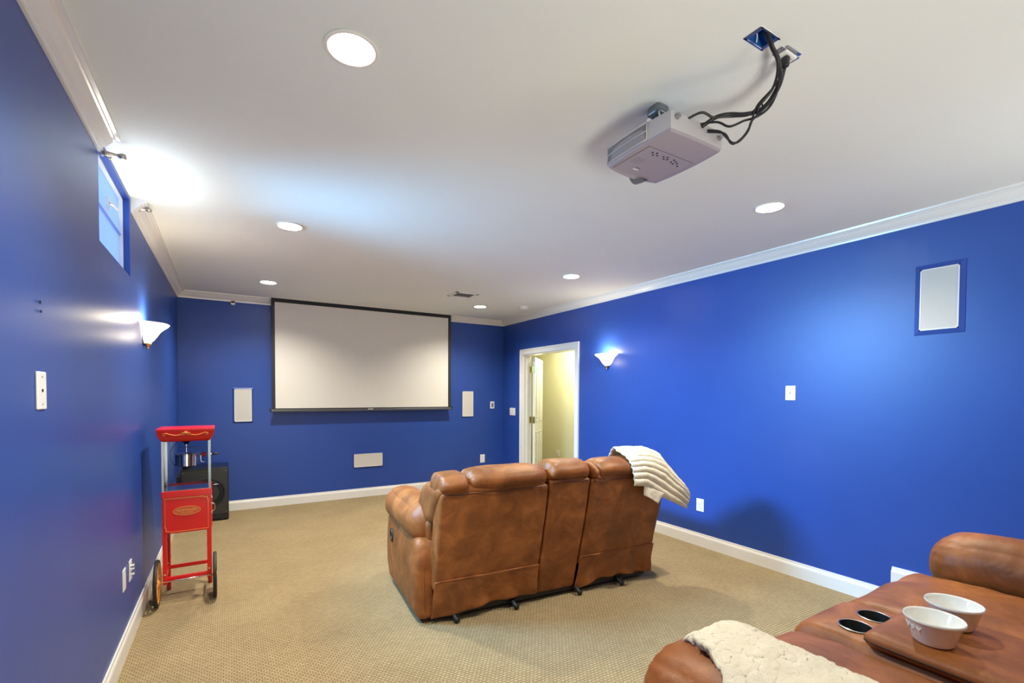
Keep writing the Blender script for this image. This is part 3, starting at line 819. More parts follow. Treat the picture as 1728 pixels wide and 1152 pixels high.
# open blue electrical box
t = thing('electrical_box', 'open blue electrical box let into the ceiling', 'junction box', ((BX[0]+BX[1])/2, (BX[2]+BX[3])/2, ZC))
hw, hd = (BX[1]-BX[0])/2, (BX[3]-BX[2])/2
bm = bmesh.new()
box(bm, -hw+.001, -hw+.003, -hd+.001, hd-.001, 0, 0.085); box(bm, hw-.003, hw-.001, -hd+.001, hd-.001, 0, 0.085)
box(bm, -hw+.001, hw-.001, -hd+.001, -hd+.003, 0, 0.085); box(bm, -hw+.001, hw-.001, hd-.003, hd-.001, 0, 0.085); box(bm, -hw+.001, hw-.001, -hd+.001, hd-.001, 0.082, 0.086)
link('box_shell', bm, M['bluebox'], t)
bm = bmesh.new()
for (a, b, c, e2) in ((-hw-0.014, hw+0.014, -hd-0.006, -hd+0.001), (-hw-0.014, hw+0.014, hd-0.001, hd+0.006), (-hw-0.016, -hw+0.001, -hd-0.004, hd+0.006), (hw-0.001, hw+0.010, -hd-0.006, hd+0.004)):
    box(bm, a, b, c, e2, -0.0022, 0.0, bev=0.0008, seg=1)
link('mounting_ring', bm, M['steel'], t)
bm = bmesh.new(); tube(bm, spline([(-0.01, 0.02, 0.05), (-0.005, 0.015, 0.02), (0.0, 0.02, 0.0)], 5), 0.002, 6); link('wire', bm, M['plate'], t, True)
# ceiling receptacle
t = thing('ceiling_outlet', 'uncovered metal ceiling receptacle with a plug in it', 'outlet', (1.668, 0.930, ZC))
bm = bmesh.new(); box(bm, -0.050, 0.056, -0.014, 0.014, -0.003, 0.0, bev=0.001, seg=1); box(bm, -0.04, 0.046, -0.026, 0.030, -0.0015, 0, bev=0.0005, seg=1)
link('yoke', bm, M['steel'], t)
bm = boxbm(-0.032, 0.036, -0.017, 0.017, -0.014, -0.003, bev=0.004); link('receptacle_body', bm, M['plate'], t)
bm = bmesh.new(); box(bm, 0.012, 0.014, -0.006, 0.0, -0.0146, -0.0138); box(bm, 0.020, 0.022, -0.006, 0.0, -0.0146, -0.0138); cyl(bm, (0.017, 0.007, -0.0142), 0.002, 0.001, 'z', 8)
link('slots', bm, M['black'], t)
bm = bmesh.new(); box(bm, 0.036, 0.052, 0.002, 0.032, -0.004, 0.0); link('torn_paper', bm, M['ventdark'], t)
bm = softbox(-0.018, 0.004, -0.012, 0.012, -0.052, -0.014, 0.006, (6, 6, 8), lambda x, y, z, u: (x+(z+0.014)*0.15, y, z))
o = link('plug', bm, M['cable'], None, True); o.location = (1.668, 0.930, ZC)
tag(o, 'black plug pushed into the ceiling receptacle', 'plug')

# ------------------------------------------------------------------ subwoofer
t = thing('subwoofer', 'black box subwoofer on the carpet in the far left corner', 'subwoofer', (-0.235, 6.22, 0))
bm = boxbm(-0.225, 0.225, 0.0, 0.40, 0.01, 0.60, bev=0.008); link('cabinet', bm, M['blackgloss'], t)
bm = boxbm(-0.215, 0.215, -0.006, 0.002, 0.075, 0.575, bev=0.003); link('baffle', bm, mat('charcoal_baffle', (0.028, 0.030, 0.027), 0.35), t)
bm = lathe(bmesh.new(), [(0.165, 0.0), (0.165, 0.010), (0.150, 0.014), (0.140, 0.004), (0.120, 0.010), (0.105, 0.0), (0.045, -0.03), (0.04, -0.012), (0, 0.0)], 36,
           Matrix.Translation((0.03, -0.006, 0.33)) @ Matrix.Rotation(PI/2, 4, 'X'))
link('woofer_cone', bm, M['black'], t, True, 50)
bm = boxbm(-0.205, 0.215, -0.009, -0.002, 0.022, 0.062, bev=0.002); link('bass_slot', bm, M['black'], t)
for (px, pz) in ((-0.20, 0.56), (0.20, 0.56), (-0.20, 0.10), (0.20, 0.10)):
    bm = bmesh.new(); cyl(bm, (px, -0.008, pz), 0.004, 0.004, 'y', 10); link('screw', bm, M['steel'], t)
for (px, py) in ((-0.2, 0.03), (0.2, 0.03), (-0.2, 0.37), (0.2, 0.37)):
    bm = bmesh.new(); cyl(bm, (px, py, 0.006), 0.015, 0.012, 'z', 12); link('foot', bm, M['rubber'], t)

# ------------------------------------------------------------------ popcorn cart   (local: x right, y away from camera, z up)
t = thing('popcorn_cart', 'red popcorn machine on a cart with two orange wheels', 'popcorn machine', (-0.255, 3.93, 0), R(1.0))
HW = 0.141; D = 0.29
# roof
bm = bmesh.new()
def ring(hx, y0, y1, z): return [(-hx, y0, z), (hx, y0, z), (hx, y1, z), (-hx, y1, z)]
def roofloop(o, z): return [(-HW-o, -o, z), (HW+o, -o, z), (HW+o, D+o, z), (-HW-o, D+o, z)]
loft(bm, [roofloop(-0.012, 1.105), roofloop(-0.008, 1.107), roofloop(0.006, 1.122), roofloop(0.018, 1.148), roofloop(0.025, 1.182), roofloop(0.026, 1.192), roofloop(0.018, 1.194)])
roof = link('roof', bm, M['red'], t)
def scroll(cx, cz, r0, turns, s, n=22):
    return [(cx+s*(r0*(1-k/n*0.8))*math.cos(turns*2*PI*k/n), -0.024, cz+(r0*(1-k/n*0.8))*math.sin(turns*2*PI*k/n)) for k in range(n+1)]
bm = bmesh.new()
for s in (-1, 1):
    pts = spline([(s*0.030, 0, 1.154), (s*0.06, 0, 1.150), (s*0.09, 0, 1.158), (s*0.113, 0, 1.166), (s*0.128, 0, 1.158), (s*0.122, 0, 1.149), (s*0.113, 0, 1.155)], 6)
    tube(bm, [(p.x, -0.0245+(1.158-p.z)*0.25, p.z) for p in pts], lambda f: 0.0022-0.0008*f, 6)
    pts = [(s*0.016+s*0.011*(1-k/20*0.7)*math.cos(PI-k/20*2.6*PI), -0.024+(-0.002), 1.158+0.011*(1-k/20*0.7)*math.sin(PI-k/20*2.6*PI)) for k in range(21)]
    tube(bm, [(p[0], -0.0245+(1.158-p[2])*0.25, p[2]) for p in pts], 0.0018, 6)
for a in (-0.5, 0, 0.5):
    tube(bm, [(0, -0.0245, 1.158), (math.sin(a)*0.016, -0.0285, 1.158+math.cos(a)*0.018)], 0.0032, 6)
link('scroll_ornament', bm, M['gold'], roof, True)
# posts and glass
for (px, py) in ((-HW+0.008, 0.008), (HW-0.008, 0.008), (-HW+0.008, D-0.008), (HW-0.008, D-0.008)):
    bm = boxbm(px-0.007, px+0.007, py-0.007, py+0.007, 0.765, 1.108, bev=0.001, seg=1); link('post', bm, M['steel'] if px < 0 else M['mountgrey'], t)
link('glass_front', boxbm(-HW+0.014, HW-0.014, 0.004, 0.006, 0.765, 1.106), M['glass'], t)
link('glass_side', boxbm(-HW+0.004, -HW+0.006, 0.014, D-0.014, 0.765, 1.106), M['glass'], t)
link('glass_side', boxbm(HW-0.006, HW-0.004, 0.014, D-0.014, 0.765, 1.106), M['glass'], t)
link('glass_door', boxbm(-HW+0.014, HW-0.014, D-0.006, D-0.004, 0.765, 1.106), M['glass'], t)
bm = boxbm(-HW+0.010, HW-0.010, 0.010, D-0.010, 0.762, 0.770); link('popping_tray', bm, M['chrome'], t)
bm = boxbm(-HW+0.02, HW-0.02, D-0.030, D-0.022, 0.768, 0.778); link('tray_lip', bm, M['red'], t)
# kettle with lid, stirring shaft, yoke, crank
kz = 0.965; kx, ky = -0.005, 0.13
bm = lathe(bmesh.new(), [(0.0, -0.045), (0.060, -0.045), (0.066, -0.040), (0.067, 0.035), (0.071, 0.038), (0.071, 0.042), (0.063, 0.044), (0.03, 0.052), (0, 0.053)], 32, Matrix.Translation((kx, ky, kz)))
kt = link('kettle', bm, M['chrome'], t, True, 35)
bm = lathe(bmesh.new(), [(0, -0.075), (0.024, -0.073), (0.026, -0.045), (0, -0.044)], 20, Matrix.Translation((kx, ky, kz))); link('kettle_motor', bm, M['black'], kt, True, 40)
bm = bmesh.new(); cyl(bm, (kx, ky, kz+0.095), 0.0055, 0.09, 'z', 12); link('stirring_rod', bm, M['chrome'], kt, True, 40)
bm = lathe(bmesh.new(), [(0, 1.106), (0.034, 1.106), (0.030, 1.095), (0.018, 1.088), (0.012, 1.075), (0, 1.074)], 20, Matrix.Translation((kx, ky, 0))); link('drive_hub', bm, M['blackgloss'], t, True, 40)
bm = lathe(bmesh.new(), [(0.012, 0.085), (0.055, 0.088), (0.056, 0.090), (0.012, 0.092)], 28, Matrix.Translation((kx+0.018, ky, kz))); link('lid_wing', bm, M['chrome'], kt, True, 40)
bm = bmesh.new(); tube(bm, spline([(kx-0.05, ky, 1.10), (kx-0.088, ky, 1.04), (kx-0.092, ky, 0.97), (kx-0.066, ky, 0.925)], 8), 0.0028, 6); link('power_lead', bm, M['cable'], t, True)
bm = bmesh.new(); tube(bm, [(kx+0.068, ky, kz+0.03), (HW+0.048, ky, kz+0.03)], 0.0045, 8); tube(bm, spline([(kx+0.085, ky, kz+0.03), (kx+0.087, ky, kz-0.02), (kx+0.112, ky, kz-0.024)], 5), 0.0035, 6)
link('crank_rod', bm, M['chrome'], t, True)
bm = lathe(bmesh.new(), [(0, -0.012), (0.016, -0.010), (0.018, 0.0), (0.016, 0.010), (0, 0.012)], 10, Matrix.Translation((kx+0.104, ky, kz+0.03)) @ Matrix.Rotation(PI/2, 4, 'Y')); link('crank_knob', bm, M['red'], t, True, 40)
bm = bmesh.new(); tube(bm, [(HW+0.008, ky, kz+0.03), (HW+0.05, ky, kz+0.03)], 0.007, 10); link('crank_grip', bm, M['black'], t, True)
bm = bmesh.new(); tube(bm, [(HW, 0.04, 0.785), (HW+0.045, 0.04, 0.785)], 0.004, 8); link('door_pin', bm, M['chrome'], t, True)
# upper red band and lower cabinet
bm = boxbm(-HW-0.002, HW+0.002, -0.002, D+0.002, 0.722, 0.766, bev=0.003); link('machine_base', bm, M['red'], t)
CBZ = 0.476
bm = boxbm(-HW+0.002, HW-0.002, 0.001, D-0.001, CBZ, 0.722, bev=0.002); cab = link('cabinet', bm, M['red'], t)
def inkline(bm, pts, r=0.0012):
    tube(bm, [(p[0], -0.0006, p[1]) for p in pts], r, 4)
bm = bmesh.new(); L, Rr, T, B = -HW+0.018, HW-0.018, 0.715, CBZ+0.012
inkline(bm, [(-HW+0.004, 0.7195), (HW-0.004, 0.7195)], 0.0009)
inkline(bm, [(L, B+0.035), (L, T), (Rr-0.035, T)]); inkline(bm, [(Rr, T-0.035), (Rr, B), (L+0.035, B)])
inkline(bm, spline([(Rr-0.05, T), (Rr-0.035, T+0.001), (Rr-0.018, T-0.006), (Rr-0.006, T-0.004), (Rr-0.004, T-0.016), (Rr+0.001, T-0.030), (Rr, T-0.045)], 5), 0.0016)
inkline(bm, spline([(L, B+0.05), (L-0.001, B+0.035), (L+0.006, B+0.022), (L+0.004, B+0.010), (L+0.016, B+0.004), (L+0.032, B+0.001), (L+0.05, B)], 5), 0.0016)
link('pinstripe', bm, M['gold'], cab)
# oval badge with lettering
bz = 0.626
def oval(bm, a, b, y, th):
    vs = [bm.verts.new((a*math.cos(2*PI*k/40), y, bz+b*math.sin(2*PI*k/40))) for k in range(40)]
    ws = [bm.verts.new((v.co.x, y+th, v.co.z)) for v in vs]
    bm.faces.new(vs); bm.faces.new(ws)
    for k in range(40): bm.faces.new((vs[k], vs[(k+1) % 40], ws[(k+1) % 40], ws[k]))
bm = bmesh.new(); oval(bm, 0.078, 0.030, -0.0004, 0.002); bd = link('badge', bm, M['badge'], cab)
bm = bmesh.new(); tube(bm, [(0.078*math.cos(2*PI*k/40), -0.0006, bz+0.030*math.sin(2*PI*k/40)) for k in range(40)], 0.0014, 4, closed=True); link('badge_rim', bm, M['gold'], bd)
face = Matrix.Rotation(PI/2, 4, 'X')
cab_l1 = text_obj('lettering', 'NOSTALGIA', 0.0215, M['gold'], Matrix.Translation((0, -0.0012, bz+0.0045)) @ face, bd)
cab_l2 = text_obj('lettering', 'ELECTRICS', 0.0125, M['gold'], Matrix.Translation((0, -0.0012, bz-0.0135)) @ face, bd, spacing=1.15)
# right side: door hinge plates and brass pull
bm = boxbm(HW-0.002, HW+0.004, 0.02, D-0.02, CBZ+0.015, 0.715, bev=0.002); link('side_door', bm, M['red'], cab)
bm = bmesh.new(); tube(bm, spline([(HW+0.003, 0.05, 0.65), (HW+0.018, 0.05, 0.645), (HW+0.022, 0.05, 0.622), (HW+0.018, 0.05, 0.600), (HW+0.003, 0.05, 0.595)], 6), 0.0035, 8); link('pull_handle', bm, M['brass'], cab, True)
for z in (0.70, 0.655, 0.59): 
    bm = boxbm(HW, HW+0.008, 0.015, 0.03, z-0.008, z+0.008, bev=0.001, seg=1); link('hinge', bm, M['chrome'], cab)
# legs, stretchers
for (sx, py, zb) in ((-1, 0.013, 0.13), (1, 0.013, 0.13), (-1, D-0.013, 0.035), (1, D-0.013, 0.035)):
    px = sx*(HW-0.014)
    bm = boxbm(px-0.0125, px+0.0125, py-0.0115, py+0.0115, zb, CBZ+0.002, bev=0.0015, seg=1)
    lg = link('leg', bm, M['red'], t)
    if py > 0.1:
        bm = bmesh.new(); cyl(bm, (px, py, 0.03), 0.014, 0.06, 'z', 16); link('foot_peg', bm, mat('dark_red_rubber', (0.30, 0.01, 0.01), 0.4) if 'dark_red_rubber' not in bpy.data.materials else bpy.data.materials['dark_red_rubber'], lg, True, 40)
for (py, z) in ((0.013, 0.165), (D-0.013, 0.165)):
    bm = boxbm(-HW+0.026, HW-0.026, py-0.007, py+0.007, z-0.012, z+0.012, bev=0.001, seg=1); link('stretcher', bm, M['red'], t)
for sx in (-1, 1):
    bm = boxbm(sx*(HW-0.014)-0.005, sx*(HW-0.014)+0.005, 0.02, D-0.02, 0.153, 0.177, bev=0.001, seg=1); link('side_rail', bm, M['red'], t)
    for py in (0.0, D-0.027):
        bm = bmesh.new(); cyl(bm, (sx*(HW-0.014), py, 0.20), 0.006, 0.006, 'y', 10); link('bolt', bm, M['chrome'], t, True, 40)
# axle + wheels
bm = bmesh.new(); tube(bm, [(-0.195, -0.012, 0.155), (0.185, -0.012, 0.155)], 0.005, 10); link('axle', bm, M['chrome'], t, True)
def wheel(x, s):
    Rw = 0.155
    mt_ = Matrix.Translation((x, -0.012, Rw)) @ Matrix.Rotation(PI/2, 4, 'Y')
    bm = lathe(bmesh.new(), [(Rw-0.020, -0.010), (Rw-0.004, -0.011), (Rw, -0.005), (Rw, 0.005), (Rw-0.004, 0.011), (Rw-0.020, 0.010), (Rw-0.020, -0.010)], 48, mt_)
    w_ = link('tire', bm, M['rubber'], None, True, 50); w_.parent = t
    bm = lathe(bmesh.new(), [(Rw-0.034, -0.008), (Rw-0.0195, -0.010), (Rw-0.0195, 0.010), (Rw-0.034, 0.008), (Rw-0.034, -0.008)], 48, mt_)
    link('rim', bm, M['orange'], t, True, 40)
    for k in range(8):
        a = 2*PI*k/8+0.2
        bm = boxbm(-0.007, 0.007, -0.005, 0.005, 0.018, Rw-0.030); bm.transform(Matrix.Translation((x, -0.012, Rw)) @ Matrix.Rotation(a, 4, 'X') @ Matrix.Rotation(PI/2, 4, 'Z'))
        link('spoke', bm, M['orange'], t)
    bm = lathe(bmesh.new(), [(0, -0.014), (0.014, -0.014), (0.026, -0.006), (0.026, 0.006), (0.014, 0.014), (0, 0.014)], 24, mt_); link('hub', bm, M['orange'], t, True, 40)
    bm = bmesh.new(); cyl(bm, (x+s*0.018, -0.012, Rw), 0.007, 0.016, 'x', 12); link('axle_nut', bm, M['chrome'], t, True, 40)
wheel(-0.170, -1); wheel(0.160, 1)
bm = bmesh.new(); tube(bm, spline([(-0.17, -0.10, 0.012), (-0.20, -0.11, 0.03), (-0.205, -0.09, 0.045), (-0.19, -0.085, 0.03)], 5), 0.006, 6)
o = link('cord_end', bm, M['cable'], None, True); o.location = (-0.255, 4.0, 0); tag(o, 'short black cord end lying by the left wheel of the cart', 'cord')

# ------------------------------------------------------------------ recliner loveseat with console
def bend_y(z):       # how far the backrest has leaned back at height z (local)
    return -0.005-0.30*z+0.055*z*z
def recliner_sofa(label, loc, rz, right=(0.892, 0.0), group='brown reclining loveseats with consoles'):
    t = thing('reclining_loveseat', label, 'sofa', loc, rz, group)
    L = M['leather']
    # --- frame and feet
    bm = bmesh.new()
    box(bm, -0.86, 0.86, -0.005, 0.80, 0.028, 0.16)
    for x in (-0.70, -0.30, 0.22, 0.62): box(bm, x-0.015, x+0.015, -0.02, 0.82, 0.015, 0.05)
    link('underframe', bm, M['black'], t)
    for x in (-0.735, -0.315, 0.197, 0.578):
        bm = bmesh.new(); tube(bm, spline([(x-0.004, 0.02, 0.050), (x-0.002, -0.035, 0.042), (x+0.002, -0.062, 0.028), (x+0.012, -0.068, 0.019), (x+0.022, -0.058, 0.020)], 5), lambda f: 0.0165-0.002*f, 8)
        link('foot', bm, M['black'], t, True)
    # --- arms
    for s in (-1, 1):
        AC, AZ = (-0.845, 0.725) if s < 0 else (right[0], 0.712)
        AY = 0.0 if s < 0 else right[1]
        def arm_fn(x, y, z, u, s=s, AC=AC):
            o = (x-AC)*s       # outward distance from the arm's centre
            if o > 0: x += s*0.018*math.sin(PI*min(1, max(0, (z-0.02)/0.52)))
            # rounded toe at the front bottom, belly above
            f = max(0, (y-0.45)/0.41)
            y -= f*0.05*max(0, 1-z/0.16)
            # rear upper corner rounded
            y += 0.05*max(0, (z-0.38)/0.15)**2*(1 if u[1] < 0 else 0)
            y += 0.004*nz(x, y, z, 9, 2)
            return x+0.004*nz(x, y, z, 7, 5), y, z
        bm = softbox(AC-0.112, AC+0.112, AY, 0.86, 0.022, 0.53, 0.045, (10, 24, 22), arm_fn)
        a = link('arm', bm, L, t, True)
        bm = bmesh.new()
        if AY == 0: tube(bm, spline([(s*0.905, 0.006, 0.035), (s*0.918, -0.004, 0.15), (s*0.922, -0.004, 0.30), (s*0.915, 0.01, 0.40), (s*0.905, 0.04, 0.47)], 6), 0.004, 6)
        if AY == 0: link('seam_piping', bm, L, a, True)
        else: bm.free()
        def pad_fn(x, y, z, u, s=s, AC=AC):
            d = max(0, (y-0.70)/0.25)                # droops towards the front
            z -= 0.030*d*d
            e = max(0.0, 1-(0.935-y)/0.13)
            ang = math.atan2(z-0.6, x-AC)
            x += (x-AC)*0.025*math.sin(ang*20)*e; z += (z-0.6)*0.04*math.sin(ang*20)*e
            lo = max(0.0, 1-abs(z-0.475)/0.07)*0.006
            y2 = y+0.004*nz(x, y, z, 10, 1)
            x += s*lo*math.sin(y*110)*0.7
            z += 0.005*nz(x, y, z, 6, 3)
            return x, y2, z
        bm = softbox(AC-0.135, AC+0.135, 0.06+AY, 0.935, 0.470, AZ, (0.12, 0.11, 0.12), (20, 46, 20), pad_fn, (0.012, 0.0, 0.014))
        link('armrest_pad', bm, L, t, True)
    bm = lathe(bmesh.new(), [(0.0, 0.0), (0.016, 0.0), (0.020, 0.006), (0.020, 0.010), (0.030, 0.011), (0.033, 0.007), (0.033, 0.0)], 24,
               Matrix.Translation((-0.970, 0.655, 0.395)) @ Matrix.Rotation(-PI/2, 4, 'Y') @ Matrix.Rotation(R(20), 4, 'Z') @ Matrix.Scale(1.5, 4, Vector((1, 0, 0))))
    h = link('recline_handle', bm, M['black'], t, True, 40); h['label'] = 'grey plastic recline pull in the outer side of the left arm'
    # --- backrests
    def back_unit(x0, x1, lobes, skirt, zseam=0.845, zb=0.07):
        w_ = x1-x0; n = max(10, int(w_/0.022))
        def shell(x, y, z, u):
            yy = y+bend_y(z)
            # soft hollows in the stretched cloth
            if u[1] < 0: yy += 0.006*nz(x, z, 0, 5, x0*3)+0.003*nz(x, z, 0.5, 13, 4)
            return x+0.006*nz(z, y, x, 5, 1)*(abs(u[0])), yy, z
        bm = softbox(x0, x1, 0.0, 0.155, zb if not skirt else 0.22, zseam+0.015, 0.022, (n, 6, 36), shell)
        pn = link('back_panel', bm, L, t, True)
        if skirt:
            def sk(x, y, z, u):
                f = max(0, (0.29-z)/0.24)
                xx = (x-x0)/w_
                wob = 0.016*math.sin(xx*9.0+x0*5)*f+0.020*nz(x, z, 0, 7, 6)*f+0.012*math.sin(xx*23+z*14)*f*f
                dz = 0.0
                if skirt == 'left': dz = -0.035*f*max(0, 1-xx*2.5)+0.015*f*xx
                if skirt == 'right': dz = -0.062*f*max(0, 1-xx*4)+0.022*f*math.sin(PI*min(1, xx*1.3))
                return x+0.012*nz(z*2, y, x, 6, 3)*f, y+bend_y(z)+wob-0.012*f, z+dz
            bm = softbox(x0+0.001, x1-0.001, -0.006, 0.008, 0.062, 0.292, 0.006, (int(n*1.4), 2, 16), sk)
            link('skirt_flap', bm, L, pn, True)
            bm = bmesh.new()
            tube(bm, [(x0+0.004+(w_-0.008)*k/24, -0.009+bend_y(0.290)+0.006*nz(x0+w_*k/24, 0.29, 0, 5, x0*3), 0.2905+0.002*math.sin(k)) for k in range(25)], 0.0022, 5)
            link('seam', bm, L, pn, True)
        bm = bmesh.new()
        tube(bm, [(x0+0.008+(w_-0.016)*k/24, bend_y(zseam)-0.003, zseam+0.0015*math.sin(k*1.3)) for k in range(25)], 0.0022, 5)
        link('seam', bm, M['seam'], pn, True)
        # pillow top: one lobe per span
        for (a, b, hgt, seed) in lobes:
            lw = b-a; nn = max(12, int(lw/0.013))
            def pil(x, y, z, u, a=a, b=b, lw=lw, hgt=hgt, seed=seed):
                xx = (x-a)/lw*2-1
                e = abs(xx)
                drop = hgt*0.30*e**7
                t_ = (z-(zseam-0.006))/0.13
                zz = z+(hgt-0.125)*max(0, t_)-drop*max(0, t_)
                # gathers at both ends
                g = max(0, e-0.62)/0.38
                amp = 0.0075*g
                zz += amp*(math.sin(y*95+seed*5)+0.6*math.sin(y*170+x*40))*max(0, t_)
                yy = y+bend_y(zseam)+0.02
                gt = math.exp(-max(0, t_)*4)
                if u[1] < 0: yy -= 0.0035*math.sin(x*150+seed+2*nz(x, 0, 0, 30, seed))*gt*(0.35+0.65*e)
                if u[1] < 0: yy += 0.016*e**9-0.022*math.sin(PI*min(1, max(0, t_)))*(1-e**3)
                return x+0.004*math.sin(y*70)*g, yy+0.006*nz(x, y, z, 8, seed), zz+0.008*nz(x, y, 0, 6, seed)
            bm = softbox(a-0.003, b+0.003, -0.028, 0.225, zseam-0.006, zseam+0.124, (0.032, 0.10, 0.10), (nn, 22, 16), pil)
            link('head_pillow', bm, L, t, True)
        # front cushion of the backrest
        def fr(x, y, z, u):
            tz = (z-0.46)/0.42
            return x, y-0.12*max(0, tz)**1.5-0.02+0.008*nz(x, y, z, 6, 8), z
        o0, o1 = (0.022 if x0 < -0.8 else -0.004), (0.022 if x1 > 0.8 else -0.004)
        bm = softbox(x0-o0, x1+o1, 0.06, 0.36, 0.40, 0.655, (0.05, 0.09, 0.06), (max(10, n), 12, 14), lambda x, y, z, u: (x, y-0.05*max(0, (z-0.45)/0.2)+0.006*nz(x, y, z, 7, 2), z), (0, 0.015, 0))
        link('lumbar_cushion', bm, L, t, True)
        bm = softbox(x0-o0, x1+o1, -0.06, 0.315, 0.62, 0.895, (0.05, 0.09, 0.07), (max(10, n), 12, 14), lambda x, y, z, u: (x, y-0.19*max(0, (z-0.66)/0.22)**1.3+0.006*nz(x, y, z, 7, 5), z), (0, 0.015, 0))
        link('shoulder_cushion', bm, L, t, True)
    back_unit(-0.878, -0.145, [(-0.888, -0.695, 0.118, 1.0), (-0.700, -0.145, 0.140, 2.0)], 'left')
    back_unit(-0.138, 0.185, [(-0.138, 0.185, 0.138, 3.0)], None, 0.862, 0.055)
    back_unit(0.192, 0.880, [(0.192, 0.255, 0.118, 4.0), (0.250, 0.700, 0.140, 5.0), (0.695, 0.880, 0.118, 6.0)], 'right', 0.850)
    # --- seats and footrests
    for (x0, x1, sd) in ((-0.735, -0.158, 1.0), (0.192, 0.785, 2.0)):
        def seat(x, y, z, u, sd=sd, x0=x0, x1=x1):
            f = max(0, (y-0.86)/0.15)
            z2 = z-0.030*f*f
            if u[2] > 0: z2 += 0.010*nz(x, y, 0, 7, sd)+0.004*math.sin(y*60+x*20)*max(0, abs(u[0])-0.75)*4
            return x, y, z2
        bm = softbox(x0, x1, 0.26, 1.010, 0.29, 0.535, (0.05, 0.08, 0.08), (26, 30, 12), seat, (0, 0, 0.020))
        st = link('seat_cushion', bm, L, t, True)
        bm = bmesh.new(); tube(bm, spline([(x0+0.03, 0.80, 0.521), (x0+0.16, 0.792, 0.5405), ((x0+x1)/2, 0.79, 0.548), (x1-0.16, 0.792, 0.5405), (x1-0.03, 0.80, 0.521)], 6), 0.003, 5)
        link('seam', bm, M['seam'], st, True)
        bm = softbox(x0+0.01, x1-0.01, 0.90, 1.015, 0.07, 0.44, 0.05, (20, 8, 16), lambda x, y, z, u, sd=sd: (x, y+0.008*nz(x, z, 0, 7, sd), z), (0, 0.012, 0))
        link('footrest', bm, L, t, True)
    # --- console: hollow cup wells cut out of the top
    def con(x, y, z, u):
        f = max(0, (y-0.90)/0.09)
        z2 = z-0.030*f**2
        if u[2] > 0: z2 -= 0.018*abs(u[0])**6
        return x+0.003*nz(x, y, z, 9, 2), y+0.004*nz(x, y, z, 8, 1), z2
    bm = softbox(-0.160, 0.195, 0.25, 0.985, 0.06, 0.548, 0.035, (22, 40, 24), con)
    co = link('console', bm, L, t, True)
    co.parent = None
    CUPS = ((-0.056, 0.833), (0.073, 0.833))
    boolean(co, [link('cut', cyl(bmesh.new(), (x, y, 0.52), 0.0425, 0.18, seg=40), None) for x, y in CUPS])
    co.data.name = 'console'
    co.parent = t
    for p in co.data.polygons: p.use_smooth = True
    co.data.set_sharp_from_angle(angle=R(50))
    for x, y in CUPS:
        bm = lathe(bmesh.new(), [(0.0, -0.075), (0.036, -0.074), (0.0400, -0.065), (0.0415, 0.002), (0.0425, 0.004), (0.0455, 0.003), (0.0460, -0.003), (0.0417, -0.004), (0.0417, -0.07), (0.038, -0.077), (0, -0.078)], 36, Matrix.Translation((x, y, 0.5475)))
        c = link('cup_holder', bm, M['blackgloss'], t, True, 40); c['label'] = 'dark round cup holder'
        bm = lathe(bmesh.new(), [(0.0450, 0.0030), (0.0465, 0.0045), (0.0480, 0.0025)], 36, Matrix.Translation((x, y, 0.5475))); link('chrome_rim', bm, M['steel'], c, True)
    def lid(x, y, z, u):
        if u[2] > 0: z += 0.0015*nz(x, y, 0, 7, 9)
        return x, y, z
    bm = softbox(-0.168, 0.203, 0.27, 0.775, 0.543, 0.590, (0.03, 0.03, 0.022), (22, 34, 6), lid)
    ld = link('console_lid', bm, L, t, True)
    bm = bmesh.new()
    tube(bm, [(-0.169, 0.285, 0.566), (-0.169, 0.74, 0.566), (-0.160, 0.767, 0.566), (-0.135, 0.776, 0.566), (0.165, 0.776, 0.566), (0.195, 0.767, 0.566), (0.204, 0.74, 0.566), (0.204, 0.285, 0.566)], 0.003, 5)
    link('lid_seam', bm, M['seam'], ld, True)
    return t

sofa_far = recliner_sofa('brown reclining loveseat seen from behind in the middle of the room', (1.945, 2.685, 0), R(-4.4), (0.850, 0.13))
sofa_near = recliner_sofa('brown reclining loveseat on the riser at lower right, console holding two bowls', (1.77, -0.13, RISER_Z), 0)

# ------------------------------------------------------------------ throws
def cloth(bm, f, nu, nv, th):
    """double-sided sheet with thickness from f(u,v)->(point)"""
    G = [[Vector(f(i/nu, j/nv)) for j in range(nv+1)] for i in range(nu+1)]
    def nrm(i, j):
        a = G[min(i+1, nu)][j]-G[max(i-1, 0)][j]; b = G[i][min(j+1, nv)]-G[i][max(j-1, 0)]
        n = a.cross(b); return n.normalized() if n.length > 1e-9 else Vector((0, 0, 1))
    A = [[None]*(nv+1) for _ in range(nu+1)]; B = [[None]*(nv+1) for _ in range(nu+1)]
    for i in range(nu+1):
        for j in range(nv+1):
            n = nrm(i, j); e = min(i, nu-i, j, nv-j); k = min(1, 0.30+e/3)
            A[i][j] = bm.verts.new(G[i][j]+n*th*k); B[i][j] = bm.verts.new(G[i][j]-n*th*0.3*k)
    for i in range(nu):
        for j in range(nv):
            bm.faces.new((A[i][j], A[i+1][j], A[i+1][j+1], A[i][j+1])); bm.faces.new((B[i][j], B[i][j+1], B[i+1][j+1], B[i+1][j]))
    for i in range(nu):
        bm.faces.new((A[i][0], B[i][0], B[i+1][0], A[i+1][0])); bm.faces.new((A[i][nv], A[i+1][nv], B[i+1][nv], B[i][nv]))
    for j in range(nv):
        bm.faces.new((A[0][j], A[0][j+1], B[0][j+1], B[0][j])); bm.faces.new((A[nu][j], B[nu][j], B[nu][j+1], A[nu][j+1]))
    return bm

def lerp_path(P, s):
    s = max(0, min(0.9999, s))*(len(P)-1); i = int(s); f = s-i
    f2 = f*f*(3-2*f)*0.35+f*0.65
    return Vector(P[i]).lerp(Vector(P[i+1]), f2)
